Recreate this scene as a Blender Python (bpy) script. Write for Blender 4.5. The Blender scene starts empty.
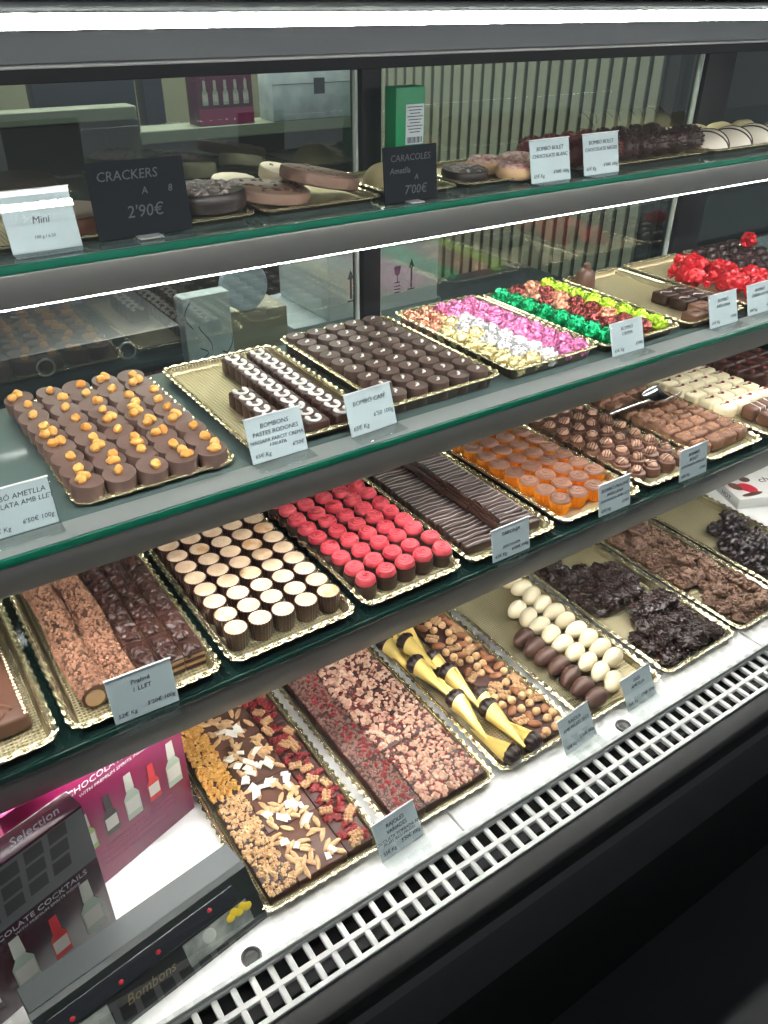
import bpy, bmesh, math, random
from mathutils import Vector, Matrix, Euler, noise
random.seed(7)
PI = math.pi
SC = bpy.context.scene
COL = SC.collection
R_ = random.uniform

# ------------------------------------------------------------------ materials
def lin(c):
    c = c / 255.0
    return c / 12.92 if c <= 0.04045 else ((c + 0.055) / 1.055) ** 2.4
def rgb(h):
    if isinstance(h, str):
        return (lin(int(h[0:2], 16)), lin(int(h[2:4], 16)), lin(int(h[4:6], 16)), 1)
    return (h[0], h[1], h[2], 1)
MATS = {}
def mat(name, color, rough=0.5, metal=0.0, bump=None, var=None, coat=0.0, spec=0.5, emit=None, vor=None):
    if name in MATS: return MATS[name]
    m = bpy.data.materials.new(name); m.use_nodes = True
    nt = m.node_tree; b = nt.nodes['Principled BSDF']
    b.inputs['Base Color'].default_value = rgb(color)
    b.inputs['Roughness'].default_value = rough
    b.inputs['Metallic'].default_value = metal
    b.inputs['Coat Weight'].default_value = coat
    b.inputs['Coat Roughness'].default_value = 0.08
    b.inputs['Specular IOR Level'].default_value = spec
    tc = nt.nodes.new('ShaderNodeTexCoord')
    oi = nt.nodes.new('ShaderNodeObjectInfo')
    off = nt.nodes.new('ShaderNodeVectorMath'); off.operation = 'ADD'
    comb = nt.nodes.new('ShaderNodeCombineXYZ')
    nt.links.new(oi.outputs['Random'], comb.inputs[0])
    nt.links.new(oi.outputs['Random'], comb.inputs[2])
    nt.links.new(tc.outputs['Object'], off.inputs[0]); nt.links.new(comb.outputs[0], off.inputs[1])
    if var:
        n = nt.nodes.new('ShaderNodeTexNoise'); n.inputs['Scale'].default_value = var[1]; n.inputs['Detail'].default_value = 4
        nt.links.new(off.outputs[0], n.inputs['Vector'])
        r = nt.nodes.new('ShaderNodeValToRGB')
        r.color_ramp.elements[0].position = 0.38; r.color_ramp.elements[1].position = 0.62
        r.color_ramp.elements[0].color = rgb(color); r.color_ramp.elements[1].color = rgb(var[0])
        nt.links.new(n.outputs[0], r.inputs[0]); nt.links.new(r.outputs[0], b.inputs['Base Color'])
    if bump:
        n = nt.nodes.new('ShaderNodeTexNoise'); n.inputs['Scale'].default_value = bump[0]; n.inputs['Detail'].default_value = 3
        nt.links.new(off.outputs[0], n.inputs['Vector'])
        bp = nt.nodes.new('ShaderNodeBump'); bp.inputs['Strength'].default_value = bump[1]; bp.inputs['Distance'].default_value = bump[2] if len(bump) > 2 else 0.002
        nt.links.new(n.outputs[0], bp.inputs['Height']); nt.links.new(bp.outputs[0], b.inputs['Normal'])
    if vor:
        n = nt.nodes.new('ShaderNodeTexVoronoi'); n.inputs['Scale'].default_value = vor[0]
        nt.links.new(off.outputs[0], n.inputs['Vector'])
        bp = nt.nodes.new('ShaderNodeBump'); bp.inputs['Strength'].default_value = vor[1]; bp.inputs['Distance'].default_value = 0.004
        nt.links.new(n.outputs[0], bp.inputs['Height']); nt.links.new(bp.outputs[0], b.inputs['Normal'])
    if emit:
        b.inputs['Emission Color'].default_value = rgb(emit[0]); b.inputs['Emission Strength'].default_value = emit[1]
    MATS[name] = m
    return m

def led_mat(name, strength, period=0.0125):
    m = bpy.data.materials.new(name); m.use_nodes = True
    nt = m.node_tree; b = nt.nodes['Principled BSDF']
    b.inputs['Base Color'].default_value = (0.8, 0.8, 0.8, 1)
    b.inputs['Emission Color'].default_value = (1.0, 0.985, 0.95, 1)
    tc = nt.nodes.new('ShaderNodeTexCoord'); sp = nt.nodes.new('ShaderNodeSeparateXYZ')
    nt.links.new(tc.outputs['Object'], sp.inputs[0])
    a = nt.nodes.new('ShaderNodeMath'); a.operation = 'MULTIPLY'; a.inputs[1].default_value = 2 * PI / period
    s = nt.nodes.new('ShaderNodeMath'); s.operation = 'SINE'
    c = nt.nodes.new('ShaderNodeMath'); c.operation = 'MULTIPLY_ADD'; c.inputs[1].default_value = 0.7 * strength; c.inputs[2].default_value = strength
    nt.links.new(sp.outputs[0], a.inputs[0]); nt.links.new(a.outputs[0], s.inputs[0]); nt.links.new(s.outputs[0], c.inputs[0])
    nt.links.new(c.outputs[0], b.inputs['Emission Strength'])
    return m

def gold_mat(name, color, rough, scale):
    """embossed gold foil card: fine dimples on the flat"""
    m = bpy.data.materials.new(name); m.use_nodes = True
    nt = m.node_tree; b = nt.nodes['Principled BSDF']
    b.inputs['Base Color'].default_value = rgb(color); b.inputs['Metallic'].default_value = 0.82; b.inputs['Roughness'].default_value = rough
    tc = nt.nodes.new('ShaderNodeTexCoord')
    w = []
    for d in ('X', 'Y'):
        t = nt.nodes.new('ShaderNodeTexWave'); t.bands_direction = d; t.inputs['Scale'].default_value = scale
        nt.links.new(tc.outputs['Object'], t.inputs['Vector']); w.append(t)
    mu = nt.nodes.new('ShaderNodeMath'); mu.operation = 'MULTIPLY'
    nt.links.new(w[0].outputs['Fac'], mu.inputs[0]); nt.links.new(w[1].outputs['Fac'], mu.inputs[1])
    mr = nt.nodes.new('ShaderNodeMixRGB'); mr.inputs[1].default_value = rgb(color); mr.inputs[2].default_value = (color[0] * 0.42, color[1] * 0.40, color[2] * 0.38, 1)  # dimple shading mixed into the gold colour as darker dots
    nt.links.new(mu.outputs[0], mr.inputs[0]); nt.links.new(mr.outputs[0], b.inputs['Base Color'])
    bp = nt.nodes.new('ShaderNodeBump'); bp.inputs['Strength'].default_value = 0.9; bp.inputs['Distance'].default_value = 0.0012
    nt.links.new(mu.outputs[0], bp.inputs['Height']); nt.links.new(bp.outputs[0], b.inputs['Normal'])
    return m

def pane_mat(name, tint, refl):
    """thin glass: see-through with mirror-like sheen rising at grazing angles"""
    m = bpy.data.materials.new(name); m.use_nodes = True
    nt = m.node_tree; nt.nodes.clear()
    o = nt.nodes.new('ShaderNodeOutputMaterial'); mx = nt.nodes.new('ShaderNodeMixShader')
    tr = nt.nodes.new('ShaderNodeBsdfTransparent'); gl = nt.nodes.new('ShaderNodeBsdfGlossy')
    tr.inputs[0].default_value = (*tint, 1); gl.inputs['Roughness'].default_value = 0.0; gl.inputs[0].default_value = (0.92, 0.97, 0.95, 1)
    lw = nt.nodes.new('ShaderNodeLayerWeight'); lw.inputs['Blend'].default_value = 0.5
    pw = nt.nodes.new('ShaderNodeMath'); pw.operation = 'POWER'; pw.inputs[1].default_value = 5
    ad = nt.nodes.new('ShaderNodeMath'); ad.operation = 'MULTIPLY_ADD'; ad.inputs[1].default_value = 0.9; ad.inputs[2].default_value = 0.05 + refl; ad.use_clamp = True
    ge = nt.nodes.new('ShaderNodeNewGeometry'); inv = nt.nodes.new('ShaderNodeMath'); inv.operation = 'SUBTRACT'; inv.inputs[0].default_value = 1
    fm = nt.nodes.new('ShaderNodeMath'); fm.operation = 'MULTIPLY'
    nt.links.new(lw.outputs['Facing'], pw.inputs[0]); nt.links.new(pw.outputs[0], ad.inputs[0])
    nt.links.new(ge.outputs['Backfacing'], inv.inputs[1]); nt.links.new(ad.outputs[0], fm.inputs[0]); nt.links.new(inv.outputs[0], fm.inputs[1])
    nt.links.new(fm.outputs[0], mx.inputs[0])
    nt.links.new(tr.outputs[0], mx.inputs[1]); nt.links.new(gl.outputs[0], mx.inputs[2]); nt.links.new(mx.outputs[0], o.inputs[0])
    return m

DARK = mat('dark_chocolate', (0.036, 0.017, 0.013), 0.36, bump=(220, 0.15, 0.001))
DARKM = mat('dark_chocolate_matt', (0.045, 0.022, 0.018), 0.5, bump=(300, 0.3, 0.001))
DARKR = mat('dark_chocolate_reddish', (0.055, 0.022, 0.017), 0.3, bump=(300, 0.45, 0.001))
MILK = mat('milk_chocolate', (0.155, 0.075, 0.047), 0.42, bump=(250, 0.2, 0.001))
MILKB = mat('milk_chocolate_brown', (0.11, 0.048, 0.03), 0.4, bump=(250, 0.25, 0.001))
MILKL = mat('milk_chocolate_light', (0.25, 0.155, 0.11), 0.45, bump=(400, 0.3, 0.001))
MILKG = mat('milk_chocolate_greyish', (0.135, 0.08, 0.065), 0.5, bump=(250, 0.15, 0.001))
COCOA = mat('cocoa_brown', (0.075, 0.045, 0.036), 0.5, bump=(250, 0.2, 0.001))
WHITEC = mat('white_chocolate', (0.80, 0.70, 0.48), 0.4, bump=(150, 0.08, 0.001))
CREAM = mat('cream_filling', (0.66, 0.46, 0.30), 0.55, bump=(500, 0.3, 0.001), var=((0.74, 0.54, 0.37), 120))
TOFFEE = mat('toffee_filling', (0.60, 0.33, 0.15), 0.5, var=((0.74, 0.55, 0.38), 90))
ICING = mat('white_icing', (0.82, 0.80, 0.76), 0.45)
REDTOP = mat('raspberry_topping', (0.52, 0.040, 0.062), 0.45, bump=(350, 0.3, 0.001), var=((0.62, 0.085, 0.105), 60))
NUTO = mat('golden_hazelnut', (0.72, 0.30, 0.055), 0.45, bump=(300, 0.3, 0.001), var=((0.82, 0.46, 0.13), 90))
NUTP = mat('pale_nut', (0.76, 0.50, 0.27), 0.5, bump=(300, 0.4, 0.001), var=((0.62, 0.36, 0.17), 120))
NUTB = mat('brown_almond', (0.30, 0.12, 0.05), 0.5, bump=(300, 0.5, 0.001))
NUTC = mat('nut_crumb', (0.60, 0.38, 0.2), 0.6, var=((0.40, 0.20, 0.09), 200))
NUTK = mat('pale_pink_nut_crumb', (0.64, 0.46, 0.34), 0.6, var=((0.55, 0.28, 0.2), 150))
AMBER = mat('amber_crumb', (0.62, 0.28, 0.05), 0.45, var=((0.75, 0.45, 0.14), 150))
COCON = mat('coconut', (0.88, 0.86, 0.78), 0.5)
CRAN = mat('dried_cranberry', (0.24, 0.020, 0.022), 0.4, bump=(400, 0.5, 0.001))
POPPY = mat('poppy_seed', (0.05, 0.04, 0.045), 0.6)
GOLD = gold_mat('gold_embossed', (0.54, 0.47, 0.29), 0.34, 78)
GOLDR = mat('gold_rim', (0.84, 0.73, 0.46), 0.24, metal=0.85, bump=(120, 0.15, 0.001))
GOLDD = mat('dark_reflecting_gold', (0.06, 0.05, 0.03), 0.4, metal=0.4)  # gold of the outer wall, its dark reflections put into the colour
ORANGE = mat('orange_foil', (0.95, 0.36, 0.03), 0.25, metal=0.7, bump=(400, 0.3, 0.001))
def foil(n, c, metal=0.72):
    return mat(n, c, 0.2, metal=metal, vor=(190, 0.55), bump=None)
F_GOLD = foil('gold_foil', (0.95, 0.82, 0.42)); F_SILV = foil('silver_foil', (0.9, 0.9, 0.92)); F_PINK = foil('pink_foil', (0.86, 0.27, 0.54))
F_COPP = foil('copper_foil', (0.80, 0.36, 0.24)); F_GREEN = foil('green_foil', (0.01, 0.46, 0.17)); F_WINE = foil('wine_foil', (0.26, 0.06, 0.055))
F_LIME = foil('lime_foil', (0.52, 0.83, 0.06)); F_RED = foil('red_foil', (0.55, 0.006, 0.014), 0.3)
CONEP = mat('gold_paper_cone', (0.95, 0.71, 0.22), 0.33, metal=0.35, bump=(60, 0.2, 0.002))
STEEL = mat('brushed_steel', (0.33, 0.34, 0.33), 0.32, metal=0.9, bump=(90, 0.03, 0.001))
CHROME = mat('polished_steel', (0.8, 0.8, 0.8), 0.15, metal=1.0)
FRAME = mat('dark_frame', (0.009, 0.010, 0.012), 0.55, spec=0.25)
FASCIA = mat('grey_fascia', (0.19, 0.20, 0.215), 0.4, metal=0.3)
BLACK = mat('black_rubber', (0.006, 0.006, 0.007), 0.5)
CHARC = mat('charcoal_panel', (0.06, 0.061, 0.064), 0.5)
WHITEP = mat('white_enamel', (0.88, 0.88, 0.86), 0.35)
CARD = mat('white_card', (0.66, 0.73, 0.76), 0.55)
CARDSV = mat('silver_card_border', (0.6, 0.62, 0.63), 0.3, metal=0.6)
BLKCARD = mat('black_slate_card', (0.005, 0.007, 0.011), 0.65, spec=0.15)
INK = mat('dark_ink', (0.05, 0.055, 0.09), 0.6)
CHALK = mat('chalk', (0.075, 0.08, 0.085), 0.8)
ACRYL = pane_mat('clear_acrylic', (0.93, 0.95, 0.95), 0.03)
GLASSF = pane_mat('front_glass', (0.98, 0.99, 0.985), 0.0)
GLASSB = pane_mat('door_glass', (0.78, 0.81, 0.79), 0.09)
GEDGE = mat('green_glass_edge', (0.0, 0.105, 0.062), 0.12, coat=0.6)
GEDGEL = mat('painted_lit_edge', (0.55, 0.62, 0.58), 0.3)  # light caught in the pane edges, put in as a pale colour
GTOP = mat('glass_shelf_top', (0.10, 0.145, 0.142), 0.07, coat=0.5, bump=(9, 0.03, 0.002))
DARKG = mat('dark_green_glass', (0.006, 0.021, 0.019), 0.1, coat=0.4)  # darker green glass for the lowest shelf

# ------------------------------------------------------------------ mesh builder
class MB:
    def __init__(s): s.v = []; s.f = []; s.m = []
    def add(s, vs, fs, mi=0, M=None):
        o = len(s.v)
        s.v += [tuple(M @ Vector(v)) for v in vs] if M else [tuple(v) for v in vs]
        s.f += [tuple(i + o for i in f) for f in fs]; s.m += [mi] * len(fs); return s
    def box(s, c, d, bev=0.0, seg=2, mi=0, M=None):
        bm = bmesh.new(); bmesh.ops.create_cube(bm, size=1)
        for v in bm.verts: v.co = Vector((v.co.x * d[0], v.co.y * d[1], v.co.z * d[2]))
        if bev > 0: bmesh.ops.bevel(bm, geom=bm.edges[:], offset=bev, segments=seg, profile=0.5, affect='EDGES')
        for v in bm.verts: v.co += Vector(c)
        bm.verts.index_update()
        s.add([v.co.copy() for v in bm.verts], [[v.index for v in f.verts] for f in bm.faces], mi, M); bm.free(); return s
    def lathe(s, prof, n=24, fl=None, mi=0, M=None, c=(0, 0, 0)):
        vs = []; fs = []; k = len(prof)
        for j, (r, z) in enumerate(prof):
            for i in range(n):
                a = 2 * PI * i / n; q = r * (fl(a, j) if fl else 1)
                vs.append((c[0] + q * math.cos(a), c[1] + q * math.sin(a), c[2] + z))
        for j in range(k - 1):
            for i in range(n):
                i2 = (i + 1) % n
                fs.append((j * n + i, j * n + i2, (j + 1) * n + i2, (j + 1) * n + i))
        fs.append(tuple(range(n - 1, -1, -1))); fs.append(tuple((k - 1) * n + i for i in range(n)))
        return s.add(vs, fs, mi, M)
    def tube(s, pts, r, n=6, mi=0, M=None, closed=False):
        P = [Vector(p) for p in pts]; vs = []; fs = []; k = len(P)
        rr = r if isinstance(r, (list, tuple)) else [r] * k
        for i, p in enumerate(P):
            if closed: t = P[(i + 1) % k] - P[i - 1]
            else: t = P[min(i + 1, k - 1)] - P[max(i - 1, 0)]
            t.normalize(); up = Vector((0, 0, 1)) if abs(t.z) < 0.95 else Vector((0, 1, 0))
            a = t.cross(up).normalized(); b = a.cross(t).normalized()
            for j in range(n):
                q = 2 * PI * j / n; vs.append(p + (a * math.cos(q) + b * math.sin(q)) * rr[i])
        for i in range(k if closed else k - 1):
            i2 = (i + 1) % k
            for j in range(n):
                j2 = (j + 1) % n; fs.append((i * n + j, i * n + j2, i2 * n + j2, i2 * n + j))
        if not closed:
            fs.append(tuple(range(n - 1, -1, -1))); fs.append(tuple((k - 1) * n + j for j in range(n)))
        return s.add(vs, fs, mi, M)
    def blob(s, c, rad, rot=(0, 0, 0), nu=12, nv=8, amp=0.0, fq=1.0, seed=0, mi=0, flat=None):
        M = Matrix.Translation(Vector(c)) @ Euler(rot).to_matrix().to_4x4()
        vs = []; fs = []
        for j in range(nv + 1):
            th = PI * j / nv
            for i in range(nu):
                ph = 2 * PI * i / nu
                d = Vector((math.sin(th) * math.cos(ph), math.sin(th) * math.sin(ph), -math.cos(th)))
                q = 1 + amp * noise.noise(d * fq + Vector((seed * 3.7, seed * 1.3, seed)))
                p = Vector((d.x * rad[0] * q, d.y * rad[1] * q, d.z * rad[2] * q))
                if flat is not None and p.z < flat: p.z = flat
                vs.append(p)
        for j in range(nv):
            for i in range(nu):
                i2 = (i + 1) % nu; fs.append((j * nu + i, j * nu + i2, (j + 1) * nu + i2, (j + 1) * nu + i))
        return s.add(vs, fs, mi, M)
    def chip(s, c, d, rot, mi=0, jit=0.25):
        """a small irregular chip with eight jittered corners"""
        M = Matrix.Translation(Vector(c)) @ Euler(rot).to_matrix().to_4x4()
        vs = []
        for z in (-1, 1):
            for (x, y) in ((-1, -1), (1, -1), (1, 1), (-1, 1)):
                k = 0.7 if z > 0 else 1
                vs.append((x * d[0] / 2 * k * R_(1 - jit, 1 + jit), y * d[1] / 2 * k * R_(1 - jit, 1 + jit), z * d[2] / 2 * R_(1 - jit, 1)))
        return s.add(vs, [(3, 2, 1, 0), (4, 5, 6, 7), (0, 1, 5, 4), (1, 2, 6, 5), (2, 3, 7, 6), (3, 0, 4, 7)], mi, M)
    def mesh(s, name, mats, ang=38):
        me = bpy.data.meshes.new(name); me.from_pydata(s.v, [], s.f)
        for m in (mats if isinstance(mats, (list, tuple)) else [mats]): me.materials.append(m)
        me.polygons.foreach_set('material_index', s.m)
        me.polygons.foreach_set('use_smooth', [True] * len(s.f))
        me.update()
        if ang is not None: me.set_sharp_from_angle(angle=math.radians(ang))
        return me
def obj(name, mb, mats, parent=None, loc=None, rot=None, ang=38, link=True):
    me = mb if isinstance(mb, bpy.types.Mesh) else mb.mesh(name, mats, ang)
    o = bpy.data.objects.new(name, me)
    if link: COL.objects.link(o)
    if parent: o.parent = parent
    if loc: o.location = loc
    if rot: o.rotation_euler = rot
    return o
def tag(o, label, cat, group=None, kind=None):
    o['label'] = label; o['category'] = cat
    if group: o['group'] = group
    if kind: o['kind'] = kind
    return o
def struct(name, mb, mats, parent=None, **k):
    o = obj(name, mb, mats, parent, **k)
    if not parent: o['kind'] = 'structure'
    return o
PROTOS = []
class Proto:
    """one thing with its parts, never linked itself; put() links a copy of it and of each part"""
    def __init__(s, name, mb, mats, parts=(), ang=38):
        s.root = obj(name, mb, mats, link=False, ang=ang); s.kids = []
        for (pn, pm, pmat, lab) in parts:
            c = obj(pn, pm, pmat, parent=s.root, link=False, ang=ang)
            if lab: c['label'] = lab
            s.kids.append(c)
        PROTOS.append(s)
    def put(s, loc, rotz=0, label='', cat='chocolate', group=None, tilt=(0, 0), sc=1.0):
        r = s.root.copy(); COL.objects.link(r); r.location = loc; r.rotation_euler = (tilt[0], tilt[1], rotz)
        r.scale = (sc, sc, sc) if not isinstance(sc, tuple) else sc
        r['label'] = label; r['category'] = cat
        if group: r['group'] = group
        for k in s.kids:
            c = k.copy(); COL.objects.link(c); c.parent = r
        return r
ORD = ['first', 'second', 'third', 'fourth', 'fifth', 'sixth', 'seventh', 'eighth', 'ninth', 'tenth', 'eleventh', 'twelfth', 'thirteenth', 'fourteenth', 'fifteenth', 'sixteenth']
def rowcol(r, c, nc=None):
    a = 'front row' if r == 0 else ORD[r] + ' row from front'
    b = 'leftmost' if c == 0 else ('rightmost' if nc and c == nc - 1 else ORD[c] + ' from left')
    return a + ', ' + b
def text_mesh(s, size, align='CENTER', ext=0.0002, shear=0.0, width=None):
    cu = bpy.data.curves.new('lettering', 'FONT'); cu.body = s; cu.size = size; cu.align_x = align; cu.extrude = ext; cu.shear = shear
    cu.space_line = 0.95; cu.resolution_u = 2
    o = bpy.data.objects.new('lettering', cu); COL.objects.link(o)
    bpy.context.view_layer.update()
    me = bpy.data.meshes.new_from_object(o.evaluated_get(bpy.context.evaluated_depsgraph_get()))
    bpy.data.objects.remove(o); bpy.data.curves.remove(cu)
    return me

# ------------------------------------------------------------------ levels
EYE = 1.55
ZB, Z3, Z2, Z1 = EYE - 0.82, EYE - 0.58, EYE - 0.405, EYE - 0.200
XL, XR = -0.55, 2.1
XM, XW = (XL + XR) / 2, XR - XL
YBACK = 0.955

# ------------------------------------------------------------------ setting
FLOOR = mat('dark_floor_tile', (0.075, 0.077, 0.08), 0.4, bump=(6, 0.05), var=((0.09, 0.092, 0.095), 3))
mb = MB(); mb.box((1, 1.0, -0.02), (7, 7, 0.04)); struct('floor', mb, FLOOR)
WALLG = mat('green_grey_paint', (0.21, 0.22, 0.145), 0.7, bump=(40, 0.05))
mb = MB(); mb.box((1, 3.05, 1.35), (7, 0.1, 2.7)); struct('wall_back', mb, WALLG)
CEIL = mat('ceiling_paint', (0.10, 0.10, 0.10), 0.8)
mb = MB(); mb.box((1, 1.0, 2.74), (7, 7, 0.08)); struct('ceiling', mb, CEIL)
# slatted wall behind the case on the right: slats side by side, dark grooves between them
SLAT = mat('sage_slat', (0.27, 0.30, 0.225), 0.6, bump=(30, 0.05)); GROOVE = mat('slat_groove', (0.02, 0.024, 0.022), 0.8)
mb = MB()
p0 = Vector((1.87, 1.50, 0)); dr = Vector((-0.255, 0.967, 0)).normalized(); nrm = Vector((-0.967, -0.255, 0))
angw = math.atan2(dr.y, dr.x); Mw = Matrix.Translation(p0) @ Matrix.Rotation(angw, 4, 'Z')
mb.box((0.72, -0.035, 1.3), (1.5, 0.03, 2.6), mi=1, M=Mw)
for i in range(38):
    mb.box((0.02 + i * 0.0368, -0.012, 1.3), (0.0265, 0.018, 2.6), 0.002, 1, M=Mw)
struct('wall_slatted', mb, [SLAT, GROOVE])
mb = MB(); mb.box((2.06, 1.57, 1.35), (0.32, 0.12, 2.7)); mb.box((2.8, 1.57, 1.35), (1.2, 0.12, 2.7)); struct('wall_right', mb, mat('dark_wall', (0.004, 0.005, 0.006), 0.7, spec=0.2))

# ------------------------------------------------------------------ the display case
case = bpy.data.objects.new('display_case', None); COL.objects.link(case); case.location = (0, 0.4, 0)
tag(case, 'long dark-framed glass display case for chocolates with white bottom deck', 'display case')
OFF = Vector((0, -0.4, 0))
def part(name, mb, mats, lab=None, parent=case, ang=38):
    o = obj(name, mb, mats, parent, loc=OFF if parent is case else None, ang=ang)
    if lab: o['label'] = lab
    return o
# deck in panels with thin seams
mb = MB(); GY0, GY1 = 0.372, 0.431
xs = [XL, -0.16, 0.4125, 0.985, 1.5575, XR]
for a, b in zip(xs[:-1], xs[1:]):
    mb.box(((a + b) / 2, (GY1 + 1.0) / 2, ZB - 0.006), (b - a - 0.0025, 1.0 - GY1, 0.012), 0.001, 1)
mb.box((XM, 0.7, ZB - 0.03), (XW, 0.62, 0.02), mi=1)
part('deck', mb, [WHITEP, BLACK], 'white enamelled deck panels')
# air grille: two rows of square holes
mb = MB(); pitch = 0.0202
n = int(XW / pitch)
bw = 0.0064
for yy in (GY0 + 0.003, GY0 + 0.003 + pitch + 0.0035, GY0 + 0.003 + 2 * pitch + 0.009):
    mb.box((XM, yy, ZB - 0.003), (XW, 0.006 if yy < 0.38 else bw, 0.006), 0.0008, 1)
for i in range(n + 1):
    mb.box((0.082 - 40 * pitch + (i + 8) * pitch + pitch / 2, (GY0 + GY1) / 2 - 0.004, ZB - 0.0032), (bw, GY1 - GY0 - 0.012, 0.0055), 0.0008, 1)
mb.box((XM, (GY0 + GY1) / 2, ZB - 0.06), (XW, GY1 - GY0, 0.004), mi=1)
part('air_grille', mb, [WHITEP, BLACK], 'white grille with two rows of square holes')
# cable grommets on the deck just inside the front glass
for gx in (0.1415, 0.69, 1.2385):
    mb = MB(); mb.lathe([(0.0105, 0.0), (0.0105, 0.0018), (0.009, 0.0026), (0.0075, 0.0018), (0.0068, 0.0006), (0.002, 0.0004)], 24, c=(gx, 0.4375, ZB))
    part('grommet', mb, mat('dark_plastic', (0.03, 0.03, 0.03), 0.3), 'round dark plastic grommet')
# bumper and front panels
mb = MB(); mb.box((XM, 0.357, ZB - 0.018), (XW, 0.03, 0.036), 0.006, 3); part('bumper', mb, BLACK, 'black rubber bumper')
mb = MB(); mb.box((XM, 0.372, ZB - 0.066), (XW, 0.03, 0.058), 0.003, 2); part('upper_front_panel', mb, mat('grey_front_panel', (0.15, 0.15, 0.152), 0.45), 'grey front trim panel')
mb = MB(); mb.box((XM, 0.385, ZB - 0.17), (XW, 0.04, 0.145), 0.004, 2); part('front_panel', mb, CHARC, 'charcoal front panel')
mb = MB(); mb.box((XM, 0.46, 0.27), (XW, 0.08, 0.54), 0.004, 2); part('base_panel', mb, BLACK, 'black lower panel')
# rear posts and fascia
mb = MB(); mb.box((XM, YBACK + 0.012, EYE - 0.046), (XW, 0.03, 0.031), 0.002, 1)
part('rear_fascia', mb, FASCIA, 'grey metal band above the rear doors')
mb = MB(); mb.tube([(XL, YBACK - 0.006, EYE - 0.0625), (XR, YBACK - 0.006, EYE - 0.0625)], 0.0019, 12); part('rear_trim_line', mb, mat('whitened_highlight_trim', (0.85, 0.85, 0.88), 0.25, metal=0.3), 'thin trim line whitened for its highlight')  # pale colour strengthens the highlight along the metal edge
mb = MB(); mb.box((XM, YBACK + 0.012, EYE - 0.0705), (XW, 0.03, 0.0145), 0.001, 1)
part('rear_top_rail', mb, FRAME)
for x0, x1 in ((0.617, 0.648), (1.300, 1.375), (-0.10, -0.06)):
    mb = MB(); mb.box(((x0 + x1) / 2, YBACK + 0.016, (ZB + 1.53) / 2), (x1 - x0, 0.03, 1.53 - ZB - 0.08), 0.003, 2); part('rear_post', mb, FRAME, 'dark vertical rear post')
mb = MB(); mb.box((XM, YBACK + 0.012, ZB - 0.05), (XW, 0.03, 0.1)); part('rear_sill', mb, FRAME)
# canopy above the cabinet, LED bar under its front edge
mb = MB(); mb.box((XM, 0.715, EYE + 0.022), (XW, 0.54, 0.05), 0.004, 2); part('canopy', mb, mat('canopy_brown_grey', (0.06, 0.058, 0.05), 0.5, metal=0.4), 'dark canopy over the case')
mb = MB(); mb.box((XM, 0.452, EYE - 0.0115), (XW, 0.018, 0.0062), 0.002, 2); part('light_tube', mb, led_mat('led_top', 60), 'bright white light tube')
mb = MB(); mb.box((XM, 0.452, EYE - 0.0055), (XW, 0.022, 0.0055), 0.001, 2); mb.box((XM, 0.4635, EYE - 0.0085), (XW, 0.003, 0.0085), 0.0006, 1); part('light_blocking_channel', mb, STEEL)  # back flange added to hold tube light off the highest shelf
# sliding rear doors: thin panes, edges coloured pale to look lit
for i, (x0, x1, w) in enumerate(((-0.06, 0.617, 'left'), (0.648, 1.300, 'middle'), (1.375, 1.95, 'right'))):
    zb, zt = ZB + 0.002, EYE - 0.0785
    mb = MB(); mb.box(((x0 + x1) / 2, YBACK + 0.016, (zb + zt) / 2), (x1 - x0 - 0.01, 0.004, zt - zb))
    d = obj('sliding_door', mb, GLASSB)
    tag(d, ['clear rear sliding glass pane behind the nut-topped discs, left of the dark post', 'clear rear sliding glass pane behind the foil sweets, in front of the slatted wall', 'clear rear sliding glass pane at far right behind the red foil sweets'][i], 'glass door')
    mb = MB()
    for xe in (x0 + 0.003, x1 - 0.003): mb.box((xe, YBACK + 0.013, (zb + zt) / 2), (0.004, 0.008, zt - zb), 0.0005, 1)
    obj('pane_edge', mb, GEDGEL, d)
# front glass, leaning back from the grille to the canopy
mb = MB()
y0, z0, y1, z1 = 0.4255, ZB + 0.001, 0.429, EYE - 0.004
L = math.hypot(y1 - y0, z1 - z0); ang = math.atan2(y1 - y0, z1 - z0)
Mg = Matrix.Translation((XM, y0, z0)) @ Matrix.Rotation(-ang, 4, 'X')
mb.box((0, 0, L / 2), (XW, 0.005, L), M=Mg)
fg = obj('front_glass', mb, GLASSF); tag(fg, 'clear sloping front glass pane of the display case, standing along the grille', 'glass')
mb = MB(); mb.box((0, 0, 0.003), (XW, 0.0055, 0.006), 0.0008, 1, M=Mg); obj('glass_edge', mb, mat('frosted_glass_edge', (0.5, 0.52, 0.5), 0.3), fg)['label'] = 'pale bottom edge of the glass'

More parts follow.
